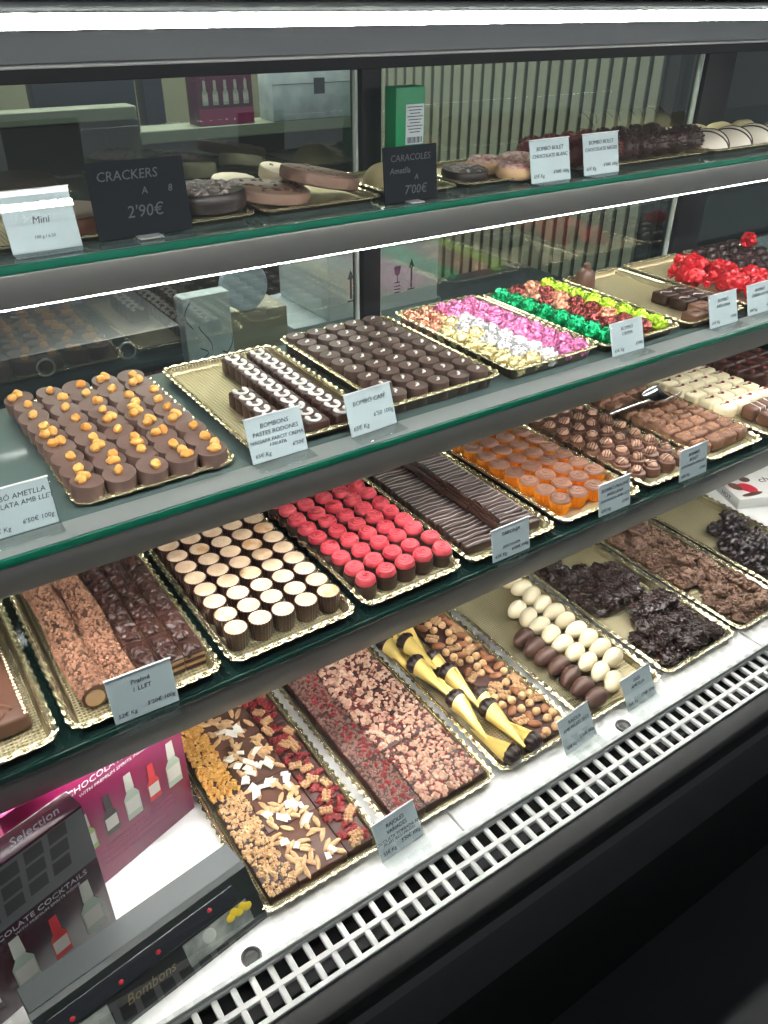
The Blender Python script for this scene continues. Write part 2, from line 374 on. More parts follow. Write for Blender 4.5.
def shelf(z, y0, led, label, led_y, bar=0.030, topmat=GTOP, edge=GEDGE, drop=0.0):
    t = bpy.data.objects.new('glass_shelf', None); COL.objects.link(t); t.location = (XM, y0, z); tag(t, label, 'shelf')
    yb = YBACK - 0.008
    D = yb - y0
    mb = MB(); mb.box((0, D / 2 + 0.001, -0.004), (XW, D - 0.002, 0.008), 0.0006, 1)
    mb.box((0, D / 2 + 0.012, -0.012), (XW, D - 0.024, 0.006), mi=1)
    obj('glass_panel', mb, [topmat, FRAME], t)
    mb = MB(); mb.box((0, 0.0, -0.004), (XW, 0.003, 0.0078), 0.0008, 2); obj('glass_front_edge', mb, edge, t)['label'] = 'green front edge of the glass'
    mb = MB(); mb.box((0, 0.006, -0.0085 - bar / 2), (XW, 0.012, bar), 0.0018, 2); obj('front_rail', mb, mat('rail_metal', (0.20, 0.198, 0.188), 0.38, metal=0.75, bump=(90, 0.03, 0.001)), t)['label'] = 'brushed metal front rail'
    if topmat is GTOP and led is LED2:
        mb = MB(); mb.box((0, 0.0165, 0.0002), (XW, 0.029, 0.0004)); obj('metal_strip', mb, mat('satin_strip', (0.26, 0.285, 0.28), 0.3, metal=0.3), t)['label'] = 'pale metal strip seen through the glass along the front'
    mb = MB(); mb.box((0, led_y, -0.0085 - bar - drop), (XW, 0.007, 0.004), 0.001, 1); obj('light_strip', mb, led, t)['label'] = 'white light strip under the rail'
    return t
LED1 = led_mat('led_shelf', 24); LED2 = led_mat('led_mid', 40)
LED3 = led_mat('led_low', 54)
shelf(Z1, 0.766, LED1, 'highest glass shelf carrying the cakes and discs, lit underneath', 0.009, drop=0.0006)
shelf(Z2, 0.636, LED2, 'middle glass shelf carrying the nut-topped discs and foil-wrapped sweets', 0.0155, drop=-0.001)
shelf(Z3, 0.573, LED3, 'lowest glass shelf carrying the red-topped and orange-cupped chocolates', 0.019, bar=0.034, drop=-0.002, topmat=DARKG, edge=mat('dark_glass_edge', (0.006, 0.036, 0.028), 0.25))

# ------------------------------------------------------------------ trays
def outline(w, d, r, inset, N, scal=0.0, k=0):
    """points round a rounded rectangle by arc length, with an optional scallop"""
    hw, hd = w / 2, d / 2
    segs = []
    cs = [(hw - r, hd - r, 0), (-hw + r, hd - r, PI / 2), (-hw + r, -hd + r, PI), (hw - r, -hd + r, 1.5 * PI)]
    pts = []
    P = 2 * (w - 2 * r) + 2 * (d - 2 * r) + 2 * PI * r
    def at(s):
        lens = [PI * r / 2, w - 2 * r, PI * r / 2, d - 2 * r, PI * r / 2, w - 2 * r, PI * r / 2, d - 2 * r]
        for q in range(8):
            if s <= lens[q] or q == 7:
                j = q // 2
                if q % 2 == 0:
                    a = cs[j][2] + (s / lens[q]) * PI / 2
                    n = Vector((math.cos(a), math.sin(a))); return Vector(cs[j][:2]) + n * r, n
                a = cs[j][2] + PI / 2; n = Vector((math.cos(a), math.sin(a)))
                e0 = Vector(cs[j][:2]) + n * r; e1 = Vector(cs[(j + 1) % 4][:2]) + n * r
                return e0.lerp(e1, s / lens[q]), n
            s -= lens[q]
    for i in range(N):
        p, n = at(P * i / N)
        pts.append((p - n * (inset - scal * math.sin(2 * PI * k * i / N))))
    return pts
TRAYS = {}
def tray(x0, x1, y0, y1, z, h, label, group, sc=0.0011):
    w, d = x1 - x0, y1 - y0
    key = (round(w, 3), round(d, 3), h)
    if key not in TRAYS:
        N = 320; k = int(round(2 * (w + d) / 0.0135)); r = 0.016
        def loops(L, caps):
            vs = []; fs = []
            for (ins, zz, s, dz) in L:
                for i, p in enumerate(outline(w, d, r, ins, N, s, k)):
                    vs.append((p.x, p.y, zz + dz * math.sin(2 * PI * k * i / N)))
            for j in range(len(L) - 1):
                for i in range(N):
                    i2 = (i + 1) % N; fs.append((j * N + i, j * N + i2, (j + 1) * N + i2, (j + 1) * N + i))
            if 'a' in caps: fs.append(tuple(range(N)))
            if 'b' in caps: fs.append(tuple((len(L) - 1) * N + i for i in reversed(range(N))))
            return vs, fs
        b = MB()
        vs, fs = loops([(0.0115, 0.0016, 0, 0), (0.0095, h * 0.55, 0, 0), (0.0078, h - 0.0015, 0, 0)], 'a'); b.add(vs, fs, 0)
        vs, fs = loops([(0.0068, h - 0.0022, 0, 0), (0.0095, h * 0.5, 0, 0), (0.0115, 0.0, 0, 0)], 'b'); b.add(vs, fs, 1)
        # fix the winding of the inner dish so it faces up
        b2 = MB()
        vs, fs = loops([(0.0080, h - 0.0018, 0, 0), (0.0062, h, 0.0002, 0.0002), (0.0045, h - 0.0008, 0.0003, 0.0003), (0.0028, h, 0.0006, 0.0005), (0.0008, h - 0.0004, sc, 0.0006), (0.0012, h - 0.0018, sc, 0.0005), (0.0070, h - 0.0026, 0, 0)], '')
        b2.add(vs, fs, 0)
        TRAYS[key] = (b.mesh('serving_tray', [GOLD, GOLDD]), b2.mesh('rim', GOLDR))
    m1, m2 = TRAYS[key]
    o = obj('serving_tray', m1, None, loc=((x0 + x1) / 2, (y0 + y1) / 2, z + 0.0003)); tag(o, label, 'tray', group)
    obj('rim', m2, None, o)
    return o
# lowest glass shelf
T3 = [(-0.112, 0.045, 'gold scalloped tray under the swirl-topped bar at the far left'), (0.052, 0.206, 'gold scalloped tray under the crumb logs and layered dark blocks'), (0.212, 0.366, 'gold scalloped tray under the beige-topped fluted cups'),
      (0.374, 0.515, 'gold scalloped tray under the red-topped cups'), (0.522, 0.668, 'gold scalloped tray under the striped dark fingers'), (0.676, 0.829, 'gold scalloped tray under the orange foil cups'),
      (0.838, 0.966, 'gold scalloped tray under the nut-capped chocolates with white drizzle'), (0.974, 1.106, 'gold scalloped tray under the crumbly milk chocolate squares'), (1.114, 1.262, 'gold scalloped tray under the white blocks with red specks'), (1.270, 1.420, 'gold scalloped tray under the dark red-specked blocks')]
for a, b, l in T3: tray(a, b, 0.5835, 0.8445, Z3, 0.012, l, 'gold trays on the lowest glass shelf')
T2 = [(0.118, 0.283, 'gold tray under the nut-topped brown discs', 0.008), (0.297, 0.455, 'partly empty gold tray under the white-looped dark blocks', 0.012), (0.463, 0.638, 'gold tray under the dark cylinders with a white stroke', 0.018),
      (0.650, 0.808, 'gold tray under the gold and pink foil sweets', 0.018), (0.816, 0.975, 'gold tray under the green and lime foil sweets', 0.014), (0.985, 1.124, 'mostly empty gold tray holding one milk chocolate bell', 0.012), (1.132, 1.282, 'gold tray under the red foil sweets', 0.012), (1.290, 1.440, 'gold tray under the dark round chocolates at the far right', 0.012)]
for a, b, l, h in T2: tray(a, b, 0.672, 0.934, Z2, h, l, 'gold trays on the middle glass shelf')
TB = [(0.168, 0.326, 'gold tray under the nut and coconut bark slabs'), (0.334, 0.490, 'gold tray under the pink nut-crumb bark slabs'), (0.496, 0.634, 'gold tray under the gold paper cones and nut slab'), (0.642, 0.798, 'gold tray under the white and brown eggs'),
      (0.804, 0.966, 'gold tray under the heap of dark almond clusters'), (0.972, 1.106, 'gold tray under the heap of milk chocolate clusters'), (1.112, 1.262, 'gold tray under the heap of dark round clusters')]
for a, b, l in TB: tray(a, b, 0.460, 0.872, ZB, 0.013, l, 'gold trays on the white deck', sc=0.0016)
T1 = [(0.055, 0.262, 'gold tray under the plain brown disc at the far left'), (0.292, 0.386, 'gold tray under the dark pitted disc'), (0.392, 0.545, 'gold tray under the two leaning milk chocolate discs'), (0.553, 0.655, 'gold tray under the pale cream dome'),
      (0.663, 0.845, 'gold tray under the ring biscuits beside the shop sign'), (0.853, 1.130, 'gold tray under the rough dark truffle balls'), (1.138, 1.420, 'gold tray under the white domes with dark stripes')]
for a, b, l in T1: tray(a, b, 0.795, 0.938, Z1, 0.008, l, 'gold trays on the highest shelf')

# ------------------------------------------------------------------ small chocolates
def spiral(r0, r1, turns, z0, z1, n=40, ph=0):
    return [((r0 + (r1 - r0) * i / n) * math.cos(ph + 2 * PI * turns * i / n), (r0 + (r1 - r0) * i / n) * math.sin(ph + 2 * PI * turns * i / n), z0 + (z1 - z0) * i / n) for i in range(n + 1)]
flute = lambda n, a: (lambda t, j: 1 + a * math.cos(n * t))
def fluted_cup(fill):
    b = MB(); b.lathe([(0.0108, 0), (0.0112, 0.001), (0.0132, 0.0250), (0.0126, 0.0255), (0.0121, 0.0240), (0.004, 0.0238)], 88, flute(22, 0.028))
    t = MB(); t.lathe([(0.0120, 0.0238), (0.01205, 0.0249), (0.011, 0.0256), (0.004, 0.0258)], 66, flute(22, 0.02))
    return Proto('chocolate_cup', b, DARKR, [('filling', t, fill, None)])
CUP_A, CUP_B = fluted_cup(CREAM), fluted_cup(TOFFEE)
for r in range(10):
    for c in range(5):
        tof = (r, c) in ((1, 0), (6, 1), (3, 2), (4, 3), (5, 3), (0, 4), (6, 4))
        x = 0.2345 + 0.0277 * c - 0.0004 * r + R_(-0.0006, 0.0006); y = 0.6195 + 0.0254 * r - 0.0006 * c + R_(-0.0008, 0.0008)
        if y > 0.845: continue
        (CUP_B if tof else CUP_A).put((x, y, Z3 + 0.0022), R_(0, 6), ('toffee' if tof else 'beige') + '-topped fluted dark chocolate cup, ' + rowcol(r, c, 5), group='fluted cups on the lowest shelf', sc=R_(0.97, 1.0))
# red-topped cups
b = MB(); b.lathe([(0.0122, 0), (0.0126, 0.001), (0.0130, 0.016), (0.0126, 0.0168), (0.004, 0.0169)], 28)
t = MB(); t.lathe([(0.0108, 0.0165), (0.0119, 0.0185), (0.0119, 0.0215), (0.0102, 0.0245), (0.006, 0.0260), (0.001, 0.0263)], 28, lambda a, j: 1 + 0.02 * math.cos(7 * a + j))
t.tube(spiral(0.0108, 0.001, 2.6, 0.0246, 0.0272), 0.0009, 5)
REDC = Proto('chocolate_cup', b, DARK, [('rosette', t, REDTOP, 'crimson rosette topping')])
for r in range(10):
    for c in range(5):
        x = 0.3945 + 0.0272 * c - 0.0008 * r + R_(-0.001, 0.001); y = 0.6165 + 0.0252 * r + 0.0004 * c + R_(-0.001, 0.001)
        if y > 0.845: continue
        REDC.put((x, y, Z3 + 0.0022), R_(0, 6), 'red-topped dark chocolate cup, ' + rowcol(r, c, 5), group='red-topped cups', tilt=((R_(0.02, 0.06) if c == 4 else R_(-0.02, 0.02)), (-0.12 if c == 4 else R_(-0.02, 0.02))), sc=R_(0.97, 1.0))
# striped dark fingers
def finger(seed):
    rs = random.Random(seed)
    b = MB(); b.box((0, 0, 0.0065), (0.056, 0.0152, 0.013), 0.003, 3)
    t = MB(); ph = rs.uniform(0, 6)
    for k in (-0.0035, 0.0033):
        t.tube([(-0.0268 + 0.0536 * i / 20, k + 0.0009 * math.sin(ph + i * 0.45) + rs.uniform(-.0002, .0002), 0.0131) for i in range(21)], 0.0005, 5)
    return Proto('chocolate_finger', b, DARK, [('white_drizzle', t, mat('greyish_icing', (0.42, 0.38, 0.36), 0.5), 'thin pale wavy drizzle')])
FING = [finger(i) for i in range(3)]
for r in range(15):
    for c in range(2):
        x = (0.5635, 0.628)[c]; y = 0.614 + 0.0160 * r
        FING[(r + c) % 3].put((x + R_(-0.001, 0.001), y, Z3 + 0.0022), R_(-0.05, 0.05) - 0.06 + (PI if r % 2 else 0), 'dark chocolate finger with white drizzle, ' + ('left' if c == 0 else 'right') + ' column, ' + ('front' if r == 0 else ORD[r] + ' from front'), group='striped dark fingers')
b = MB(); b.tube([(0, -0.027, 0), (0, -0.0268, 0), (0, 0.0268, 0), (0, 0.027, 0)], [0.0035, 0.0055, 0.0055, 0.0035], 12)
STICK = Proto('chocolate_stick', b, mat('glossy_dark', (0.035, 0.016, 0.012), 0.22))
for r in range(4):
    for c in range(2):
        STICK.put((0.5895 + 0.0112 * c + R_(-0.001, 0.001) - 0.001 * r, 0.640 + r * 0.056 + 0.012 * c, Z3 + 0.0202), R_(-0.08, 0.08), 'glossy dark chocolate stick on the striped fingers, ' + ('left' if c == 0 else 'right') + ' line, ' + ('front' if r == 0 else ORD[r] + ' from front'), group='chocolate sticks between the fingers')
# orange foil cups
b = MB(); b.lathe([(0.0115, 0), (0.0119, 0.0008), (0.0150, 0.0185), (0.0147, 0.0190), (0.0140, 0.0172), (0.004, 0.0170)], 180, flute(30, 0.045))
t = MB(); t.lathe([(0.0136, 0.0168), (0.0143, 0.0195), (0.0125, 0.0222), (0.006, 0.0236), (0.001, 0.0238)], 32)
t.tube(spiral(0.0118, 0.0015, 1.8, 0.0226, 0.0243), 0.0010, 5)
ORC = Proto('foil_cup', b, ORANGE, [('chocolate_swirl', t, mat('light_milk_swirl', (0.20, 0.098, 0.066), 0.42), 'swirled milk chocolate filling')])
for r in range(9):
    for c in range(4):
        x = 0.7035 + 0.0318 * c - 0.0012 * r + R_(-0.0008, 0.0008); y = 0.6195 + 0.0289 * r + R_(-0.001, 0.001)
        if y > 0.845 or (r == 0 and c == 3): continue
        ORC.put((x, y, Z3 + 0.0022), R_(0, 6), 'orange foil cup with milk chocolate swirl, ' + rowcol(r, c, 4), group='orange foil cups', sc=R_(0.97, 1.0))
# nut-capped chocolates
def nutcap(seed):
    rs = random.Random(seed)
    b = MB(); b.lathe([(0.0118, 0), (0.0138, 0.002), (0.0140, 0.009), (0.0125, 0.0138), (0.008, 0.0155), (0.001, 0.0158)], 24)
    t = MB(); t.blob((rs.uniform(-.001, .001), 0, 0.0178), (0.0085, 0.0075, 0.0056), (0, 0, rs.uniform(0, 3)), 14, 9, 0.35, 2.2, seed)
    w = MB()
    for k in (-0.004, 0.0, 0.004):
        w.tube([(-0.012 + 0.024 * i / 12, k + 0.001 * math.sin(i), 0.0162 + 0.0082 * max(0, 1 - ((-0.012 + 0.024 * i / 12) / 0.0094) ** 2 - (k / 0.009) ** 2) ** 0.5 - 0.004 * (abs(i - 6) / 6) ** 3) for i in range(13)], 0.0006, 5)
    return Proto('nut_topped_chocolate', b, MILKB, [('nut_cap', t, mat('pale_nut_cap', (0.48, 0.29, 0.20), 0.5, bump=(300, 0.4, 0.001)), 'pale nut on top'), ('drizzle', w, DARK, 'thin dark drizzle lines')])
NC = [nutcap(i) for i in range(3)]
for r in range(9):
    for c in range(4):
        x = 0.855 + 0.0300 * c - 0.0012 * r + R_(-0.0012, 0.0012); y = 0.6195 + 0.0282 * r + R_(-0.0012, 0.0012) - 0.001 * c
        if y > 0.845: continue
        NC[random.randrange(3)].put((x, y, Z3 + 0.0022), R_(0, 6), 'milk chocolate with a pale nut cap and drizzle, ' + rowcol(r, c, 4), group='nut-capped chocolates', sc=R_(0.95, 1.0))
# crumbly milk squares
def crumbsq(seed):
    rs = random.Random(seed)
    b = MB(); b.box((0, 0, 0.0105), (0.0275, 0.025, 0.021), 0.006, 4)
    t = MB()
    for _ in range(22):
        t.chip((rs.uniform(-.009, .009), rs.uniform(-.008, .008), 0.0213), (0.0034, 0.0026, 0.0018), (rs.uniform(-.4, .4), rs.uniform(-.4, .4), rs.uniform(0, 3)))
    return Proto('truffle_square', b, mat('milk_truffle', (0.20, 0.095, 0.058), 0.5, bump=(220, 0.6, 0.002)), [('crumb_topping', t, mat('brown_crumbs', (0.36, 0.19, 0.11), 0.6), 'crushed nut crumbs')])
CS = [crumbsq(i) for i in range(3)]
for r in range(9):
    for c in range(4):
        x = 0.995 + 0.0300 * c - 0.0008 * r + R_(-0.0012, 0.0012); y = 0.621 + 0.0272 * r + R_(-0.0012, 0.0012)
        if y > 0.845: continue
        CS[random.randrange(3)].put((x, y, Z3 + 0.0022), R_(-0.2, 0.2), 'crumb-topped milk chocolate square, ' + rowcol(r, c, 4), group='crumbly milk chocolate squares', sc=R_(0.95, 1.0))
# white blocks with red specks, brown ones in front
def block(m, seed, white=True):
    rs = random.Random(seed)
    b = MB(); b.box((0, 0, 0.011), (0.032, 0.026, 0.022), 0.005, 3)
    t = MB(); t.blob((rs.uniform(-.003, .006), rs.uniform(-.003, .003), 0.0228), (0.0035, 0.003, 0.0022), (0, 0, 0), 8, 6, 0.4, 2, seed)
    s = MB()
    s.tube([(-0.011 + 0.012 * i / 6, 0.003 + 0.0015 * math.sin(i), 0.0222) for i in range(7)], 0.0008, 5)
    if white: return Proto('chocolate_block', b, m, [('red_berry_speck', t, CRAN, 'crimson berry speck'), ('dark_stroke', s, DARK, 'short dark stroke')])
    s = MB()
    for k in (-0.008, 0.006): s.tube([(k + 0.001 * i, -0.0131, 0.004 + 0.0025 * i) for i in range(6)] + [(k + 0.007, -0.011, 0.0214), (k + 0.009, 0.008, 0.0223)], 0.0008, 5)
    return Proto('chocolate_block', b, m, [('white_drizzle', s, ICING, 'white drizzle lines')])
WB = [block(WHITEC, i) for i in range(3)]; BB = block(MILKB, 5, False)
for r in range(8):
    for c in range(4):
        x = 1.136 + 0.0338 * c - 0.001 * r; y = 0.622 + 0.0285 * r
        if y > 0.84: continue
        if r < 2 and c == 0: continue
        if r < 2: BB.put((x, y, Z3 + 0.0022), 0, 'brown block with white drizzle before the white blocks, ' + rowcol(r, c, 4), group='brown drizzled blocks')
        else: WB[(r + c) % 3].put((x, y, Z3 + 0.0022), R_(-0.04, 0.04), 'white chocolate block with red speck, ' + rowcol(r, c, 4), group='white chocolate blocks')
DB = []
for i in range(2):
    b = MB(); b.box((0, 0, 0.011), (0.032, 0.026, 0.022), 0.005, 3)
    t = MB(); t.blob((0.002 * i, 0.001, 0.0228), (0.004, 0.0032, 0.0022), (0, 0, 0), 8, 6, 0.4, 2, i)
    DB.append(Proto('chocolate_block', b, DARKR, [('red_berry_speck', t, CRAN, 'crimson berry speck')]))
for r in range(8):
    for c in range(4):
        x = 1.292 + 0.0338 * c - 0.001 * r; y = 0.622 + 0.0285 * r
        if y > 0.84: continue
        DB[(r + c) % 2].put((x, y, Z3 + 0.0022), R_(-0.04, 0.04), 'dark chocolate block with red speck, ' + rowcol(r, c, 4), group='dark red-specked blocks')
# scoop lying on the milk squares
b = MB(); pts = [(-0.11, 0.012, 0.010), (-0.06, 0.006, 0.011), (-0.02, 0.002, 0.010)]
b.tube(pts, [0.003, 0.0035, 0.004], 10)
vs = []; fs = []
for j in range(7):
    for i in range(13):
        a = PI * i / 12; rad = 0.021 * (0.45 + 0.55 * math.sin(min(1, (j + 1.2) / 4.0) * PI / 2))
        vs.append((-0.024 + 0.0105 * j, rad * math.cos(a), 0.0165 - rad * 0.72 * math.sin(a) + 0.0))
for j in range(6):
    for i in range(12): fs.append((j * 13 + i, j * 13 + i + 1, (j + 1) * 13 + i + 1, (j + 1) * 13 + i))
fs.append(tuple(range(13)))
c_ = MB(); c_.add(vs, fs)
sp = obj('scoop', c_, CHROME, loc=(1.035, 0.742, Z3 + 0.0270), rot=(0, 0, 0.12)); tag(sp, 'shiny metal scoop lying on the crumbly milk chocolate squares', 'scoop')
sp.modifiers.new('thickness', 'SOLIDIFY').thickness = 0.001
obj('handle', b, CHROME, sp)
# logs rolled in crumbs, layered blocks, swirl bar
def crumb_log(seed):
    rs = random.Random(seed)
    core = MB(); L0 = 0.220
    n = 20; prof = [(-L0 / 2, 0.0125)] + [(-L0 / 2 + L0 * i / n, 0.0135 + 0.0012 * math.sin(i * 1.7 + seed)) for i in range(n + 1)]
    core.tube([(0.0015 * math.sin(p[0] * 40 + seed), p[0] + (0.0003 * k), 0.0135) for k, p in enumerate(prof)], [p[1] for p in prof], 18)
    cr = MB()
    for _ in range(1500):
        a = rs.uniform(-0.5, PI + 0.5); y = rs.uniform(-L0 / 2, L0 / 2)
        cr.chip((0.0015 * math.sin(y * 40 + seed) + 0.0139 * math.cos(a), y, 0.0137 + 0.0139 * math.sin(a)), (rs.uniform(.002, .0042), rs.uniform(.0016, .003), rs.uniform(.0014, .0026)), (rs.uniform(-1, 1), rs.uniform(-1, 1) + (PI / 2 - a), rs.uniform(0, 3)))
    end = MB(); end.tube([(0, -L0 / 2 - 0.0012, 0.0125), (0, -L0 / 2 + 0.002, 0.0125)], 0.0092, 20)
    return core, cr, end
for i, x in enumerate((0.082, 0.112)):
    core, cr, end = crumb_log(i)
    o = obj('crumb_log', core, MILKB, loc=(x + 0.001, 0.7225, Z3 + 0.0030), rot=(0, 0, 0.01)); tag(o, ('leftmost' if i == 0 else 'second') + ' long chocolate log rolled in tan crumbs beside the layered dark blocks', 'chocolate log')
    k = obj('crumb_coating', cr, NUTK if i == 2 else mat('tan_crumbs', (0.42, 0.22, 0.14), 0.55, var=((0.30, 0.14, 0.085), 150)), o, ang=25); k['kind'] = 'stuff'
    obj('nougat_core', end, mat('nougat', (0.55, 0.36, 0.2), 0.6), o)['label'] = 'tan nougat core at the cut end'
def layered(seed):
    rs = random.Random(seed)
    b = MB()
    for j in range(4): b.box((0, 0, 0.002 + j * 0.0042), (0.0215, 0.0235, 0.0040), 0.0006, 1, mi=j % 2)
    t = MB()
    t.box((0, 0, 0.0182), (0.0217, 0.0237, 0.0034), 0.0012, 2)
    for _ in range(9): t.blob((rs.uniform(-.007, .007), rs.uniform(-.0085, .0085), 0.0200), (rs.uniform(.005, .0075), rs.uniform(.003, .0045), rs.uniform(.003, .0045)), (rs.uniform(-.3, .3), rs.uniform(-.3, .3), rs.uniform(0, 3)), 12, 8, 0.3, 2.0, seed + _)
    return Proto('layered_chocolate', b, [DARKR, mat('wafer', (0.45, 0.27, 0.13), 0.7)], [('rough_chocolate_top', t, DARKR, 'lumpy dark chocolate top')])
LAY = [layered(i * 7) for i in range(4)]
for r in range(10):
    for c in range(3):
        x = 0.1400 + 0.0228 * c; y = 0.6235 + 0.0244 * r
        if y > 0.845: continue
        LAY[random.randrange(4)].put((x, y, Z3 + 0.0022), R_(-0.05, 0.05) + (PI if random.random() < .5 else 0), 'layered wafer block with lumpy dark top, ' + rowcol(r, c, 3), group='layered dark blocks')
for i, x in enumerate((-0.0565, 0.0005)):
    b = MB(); b.box((0, 0, 0.0095), (0.052, 0.206, 0.019), 0.004, 3)
    t = MB()
    for k in range(7):
        t.tube([(p[0], p[1] - 0.088 + k * 0.0293, 0.0194) for p in spiral(0.013, 0.002, 1.6, 0, 0, 30, k)], 0.0016, 6)
    s = MB()
    for k in range(38):
        for sx in (-0.0235, 0.0235): s.blob((sx, -0.099 + k * 0.0053, 0.0197), (0.0022, 0.0022, 0.0014), (0, 0, 0), 8, 5)
    o = obj('chocolate_bar', b, MILKB, loc=(x, 0.722, Z3 + 0.0026)); tag(o, ['milk chocolate bar with raised swirls, left one in the leftmost low tray', 'milk chocolate bar with raised swirls, right one in the leftmost low tray'][i], 'chocolate bar')
    obj('swirl_relief', t, MILK, o)['label'] = 'raised swirls'; obj('beaded_border', s, GOLDR if i == 1 else GOLDR, o)['label'] = 'gold beaded border'

# ------------------------------------------------------------------ middle shelf
def nut(seed, almond=False):
    b = MB()
    if almond: b.blob((0, 0, 0), (0.0082, 0.0048, 0.0036), (0.1, 0.1, seed), 12, 8, 0.2, 1.5, seed)
    else: b.blob((0, 0, 0), (0.0058, 0.0052, 0.0048), (0, 0, seed), 12, 8, 0.25, 1.6, seed)
    return b
def nutdisc(seed):
    rs = random.Random(seed)
    b = MB(); b.lathe([(0.0142, 0), (0.0150, 0.0008), (0.0160, 0.0165), (0.0156, 0.0176), (0.004, 0.0178)], 32)
    parts = []
    for k in range(2 if seed in (1, 3) else 1):
        q = MB(); a = rs.uniform(0, 6); rr = 0.006 if seed in (1, 3) else rs.uniform(0, 0.006)
        q.blob((rr * math.cos(a + 2.6 * k), rr * math.sin(a + 2.6 * k), 0.0206), (rs.uniform(.0060, .0080), rs.uniform(.0046, .0054), rs.uniform(.0038, .0048)), (0, 0, rs.uniform(0, 3)), 12, 8, 0.25, 1.6, seed + k)
        parts.append(('nut', q, NUTO, 'golden toasted nut'))
    return Proto('nut_disc', b, MILKG, parts)
ND = [nutdisc(i) for i in range(5)]
for r in range(9):
    for c in range(5):
        x = 0.1355 + 0.0312 * c - 0.0007 * r + R_(-0.001, 0.001); y = 0.6915 + 0.0278 * r - 0.001 * c + R_(-0.001, 0.001)
        if y > 0.925: continue
        ND[random.randrange(5)].put((x, y, Z2 + 0.0046), R_(-0.5, 0.5), 'brown chocolate disc topped with golden nut, ' + rowcol(r, c, 5), group='nut-topped discs', tilt=(R_(0.02, 0.16), R_(-0.12, 0.14)), sc=R_(0.97, 1.0))
# blocks with white loops
def loopblock(seed):
    rs = random.Random(seed)
    b = MB(); b.box((0, 0, 0.009), (0.0285, 0.0172, 0.018), 0.0028, 3)
    t = MB(); k = rs.uniform(0.9, 1.1); ph = rs.uniform(-.4, .4)
    pts = []
    for i in range(26):
        a = ph + 2 * PI * 1.55 * i / 25
        pts.append((-0.0095 + 0.019 * i / 25 + 0.0042 * math.cos(a), 0.0066 * k * math.sin(a), 0.0184))
    t.tube(pts, 0.0016, 6)
    return Proto('looped_block', b, mat('dark_chocolate_warm', (0.048, 0.022, 0.018), 0.33, bump=(200, 0.2, 0.001)), [('white_loop', t, ICING, 'white icing loop')])
LB = [loopblock(i) for i in range(4)]
for c, (x0, yy0, yy1) in enumerate(((0.346, 0.722, 0.796), (0.3825, 0.690, 0.905), (0.4165, 0.690, 0.905))):
    n = int((yy1 - yy0) / 0.0185) + 1
    for r in range(n):
        LB[random.randrange(4)].put((x0 + R_(-0.0008, 0.0008), yy0 + r * 0.0185, Z2 + 0.0022), R_(-0.05, 0.05), 'dark block with white icing loop, ' + ('short left', 'middle', 'right')[c] + ' column, ' + ('front' if r == 0 else ORD[r] + ' from front'), group='white-looped dark blocks')
# cylinders with a white stroke
def cyl(seed):
    rs = random.Random(seed)
    b = MB(); b.lathe([(0.0124, 0), (0.0130, 0.001), (0.0132, 0.0205), (0.0127, 0.0218), (0.011, 0.0222), (0.002, 0.0223)], 32)
    t = MB(); t.tube([(-0.005 + 0.010 * i / 8, 0.0012 * math.sin(i * 0.9 + seed), 0.0225) for i in range(9)], [0.0004, .0006, .0008, .001, .0014, .0016, .0016, .0012, .0006], 6)
    return Proto('chocolate_cylinder', b, COCOA, [('white_stroke', t, ICING, 'short white icing stroke')])
CY = [cyl(i) for i in range(3)]
for r in range(9):
    for c in range(5):
        x = 0.4895 + 0.0305 * c - 0.001 * r + R_(-0.0006, 0.0006); y = 0.6925 + 0.0274 * r + R_(-0.0008, 0.0008)
        if y > 0.92: continue
        CY[random.randrange(3)].put((x, y, Z2 + 0.0022), R_(0.6, 1.3), 'dark chocolate cylinder with white stroke, ' + rowcol(r, c, 5), group='dark cylinders')
# foil-wrapped sweets
def bonbon_mesh(seed):
    b = MB(); b.blob((0, 0, 0.0115), (0.0150, 0.0142, 0.0140), (0, 0, seed), 30, 20, 0.24, 3.4, seed, flat=-0.0115)
    for k in range(3): # twisted foil creases
        a = k * 2.1 + seed; b.tube([(0.013 * math.cos(a) * (1 - 0.3 * i / 5), 0.013 * math.sin(a) * (1 - 0.3 * i / 5), 0.004 + 0.0035 * i) for i in range(6)], [0.0004, .0009, .0012, .0012, .0008, .0004], 5)
    return b
FO = {}
for nm, m_ in (('gold', F_GOLD), ('silver', F_SILV), ('pink', F_PINK), ('copper', F_COPP), ('green', F_GREEN), ('wine', F_WINE), ('lime', F_LIME)):
    FO[nm] = [Proto('foil_sweet', bonbon_mesh(i + len(FO) * 3), m_, ang=50) for i in range(3)]
PAT = ['gold gold silver pink pink', 'gold silver silver pink pink', 'gold silver silver pink pink', 'gold silver silver pink pink', 'gold gold silver pink pink', 'gold silver silver pink pink', 'copper gold silver pink pink', 'copper copper pink pink pink', 'copper copper pink pink pink']
for r, row in enumerate(PAT):
    for c, k in enumerate(row.split()):
        x = 0.674 + 0.0276 * c - 0.001 * r; y = 0.6925 + 0.0268 * r
        if y > 0.922: continue
        FO[k][random.randrange(3)].put((x, y, Z2 + 0.0022), R_(0, 6), k + ' foil sweet, pink and gold tray, ' + rowcol(r, c, 5), 'sweet', group='gold, silver and pink foil sweets', sc=R_(0.90, 0.94))
PAT = ['green wine wine lime'] * 2 + ['green wine copper lime', 'green wine wine lime', 'green copper wine lime', 'green wine copper lime', 'green copper wine lime', 'green wine copper lime']
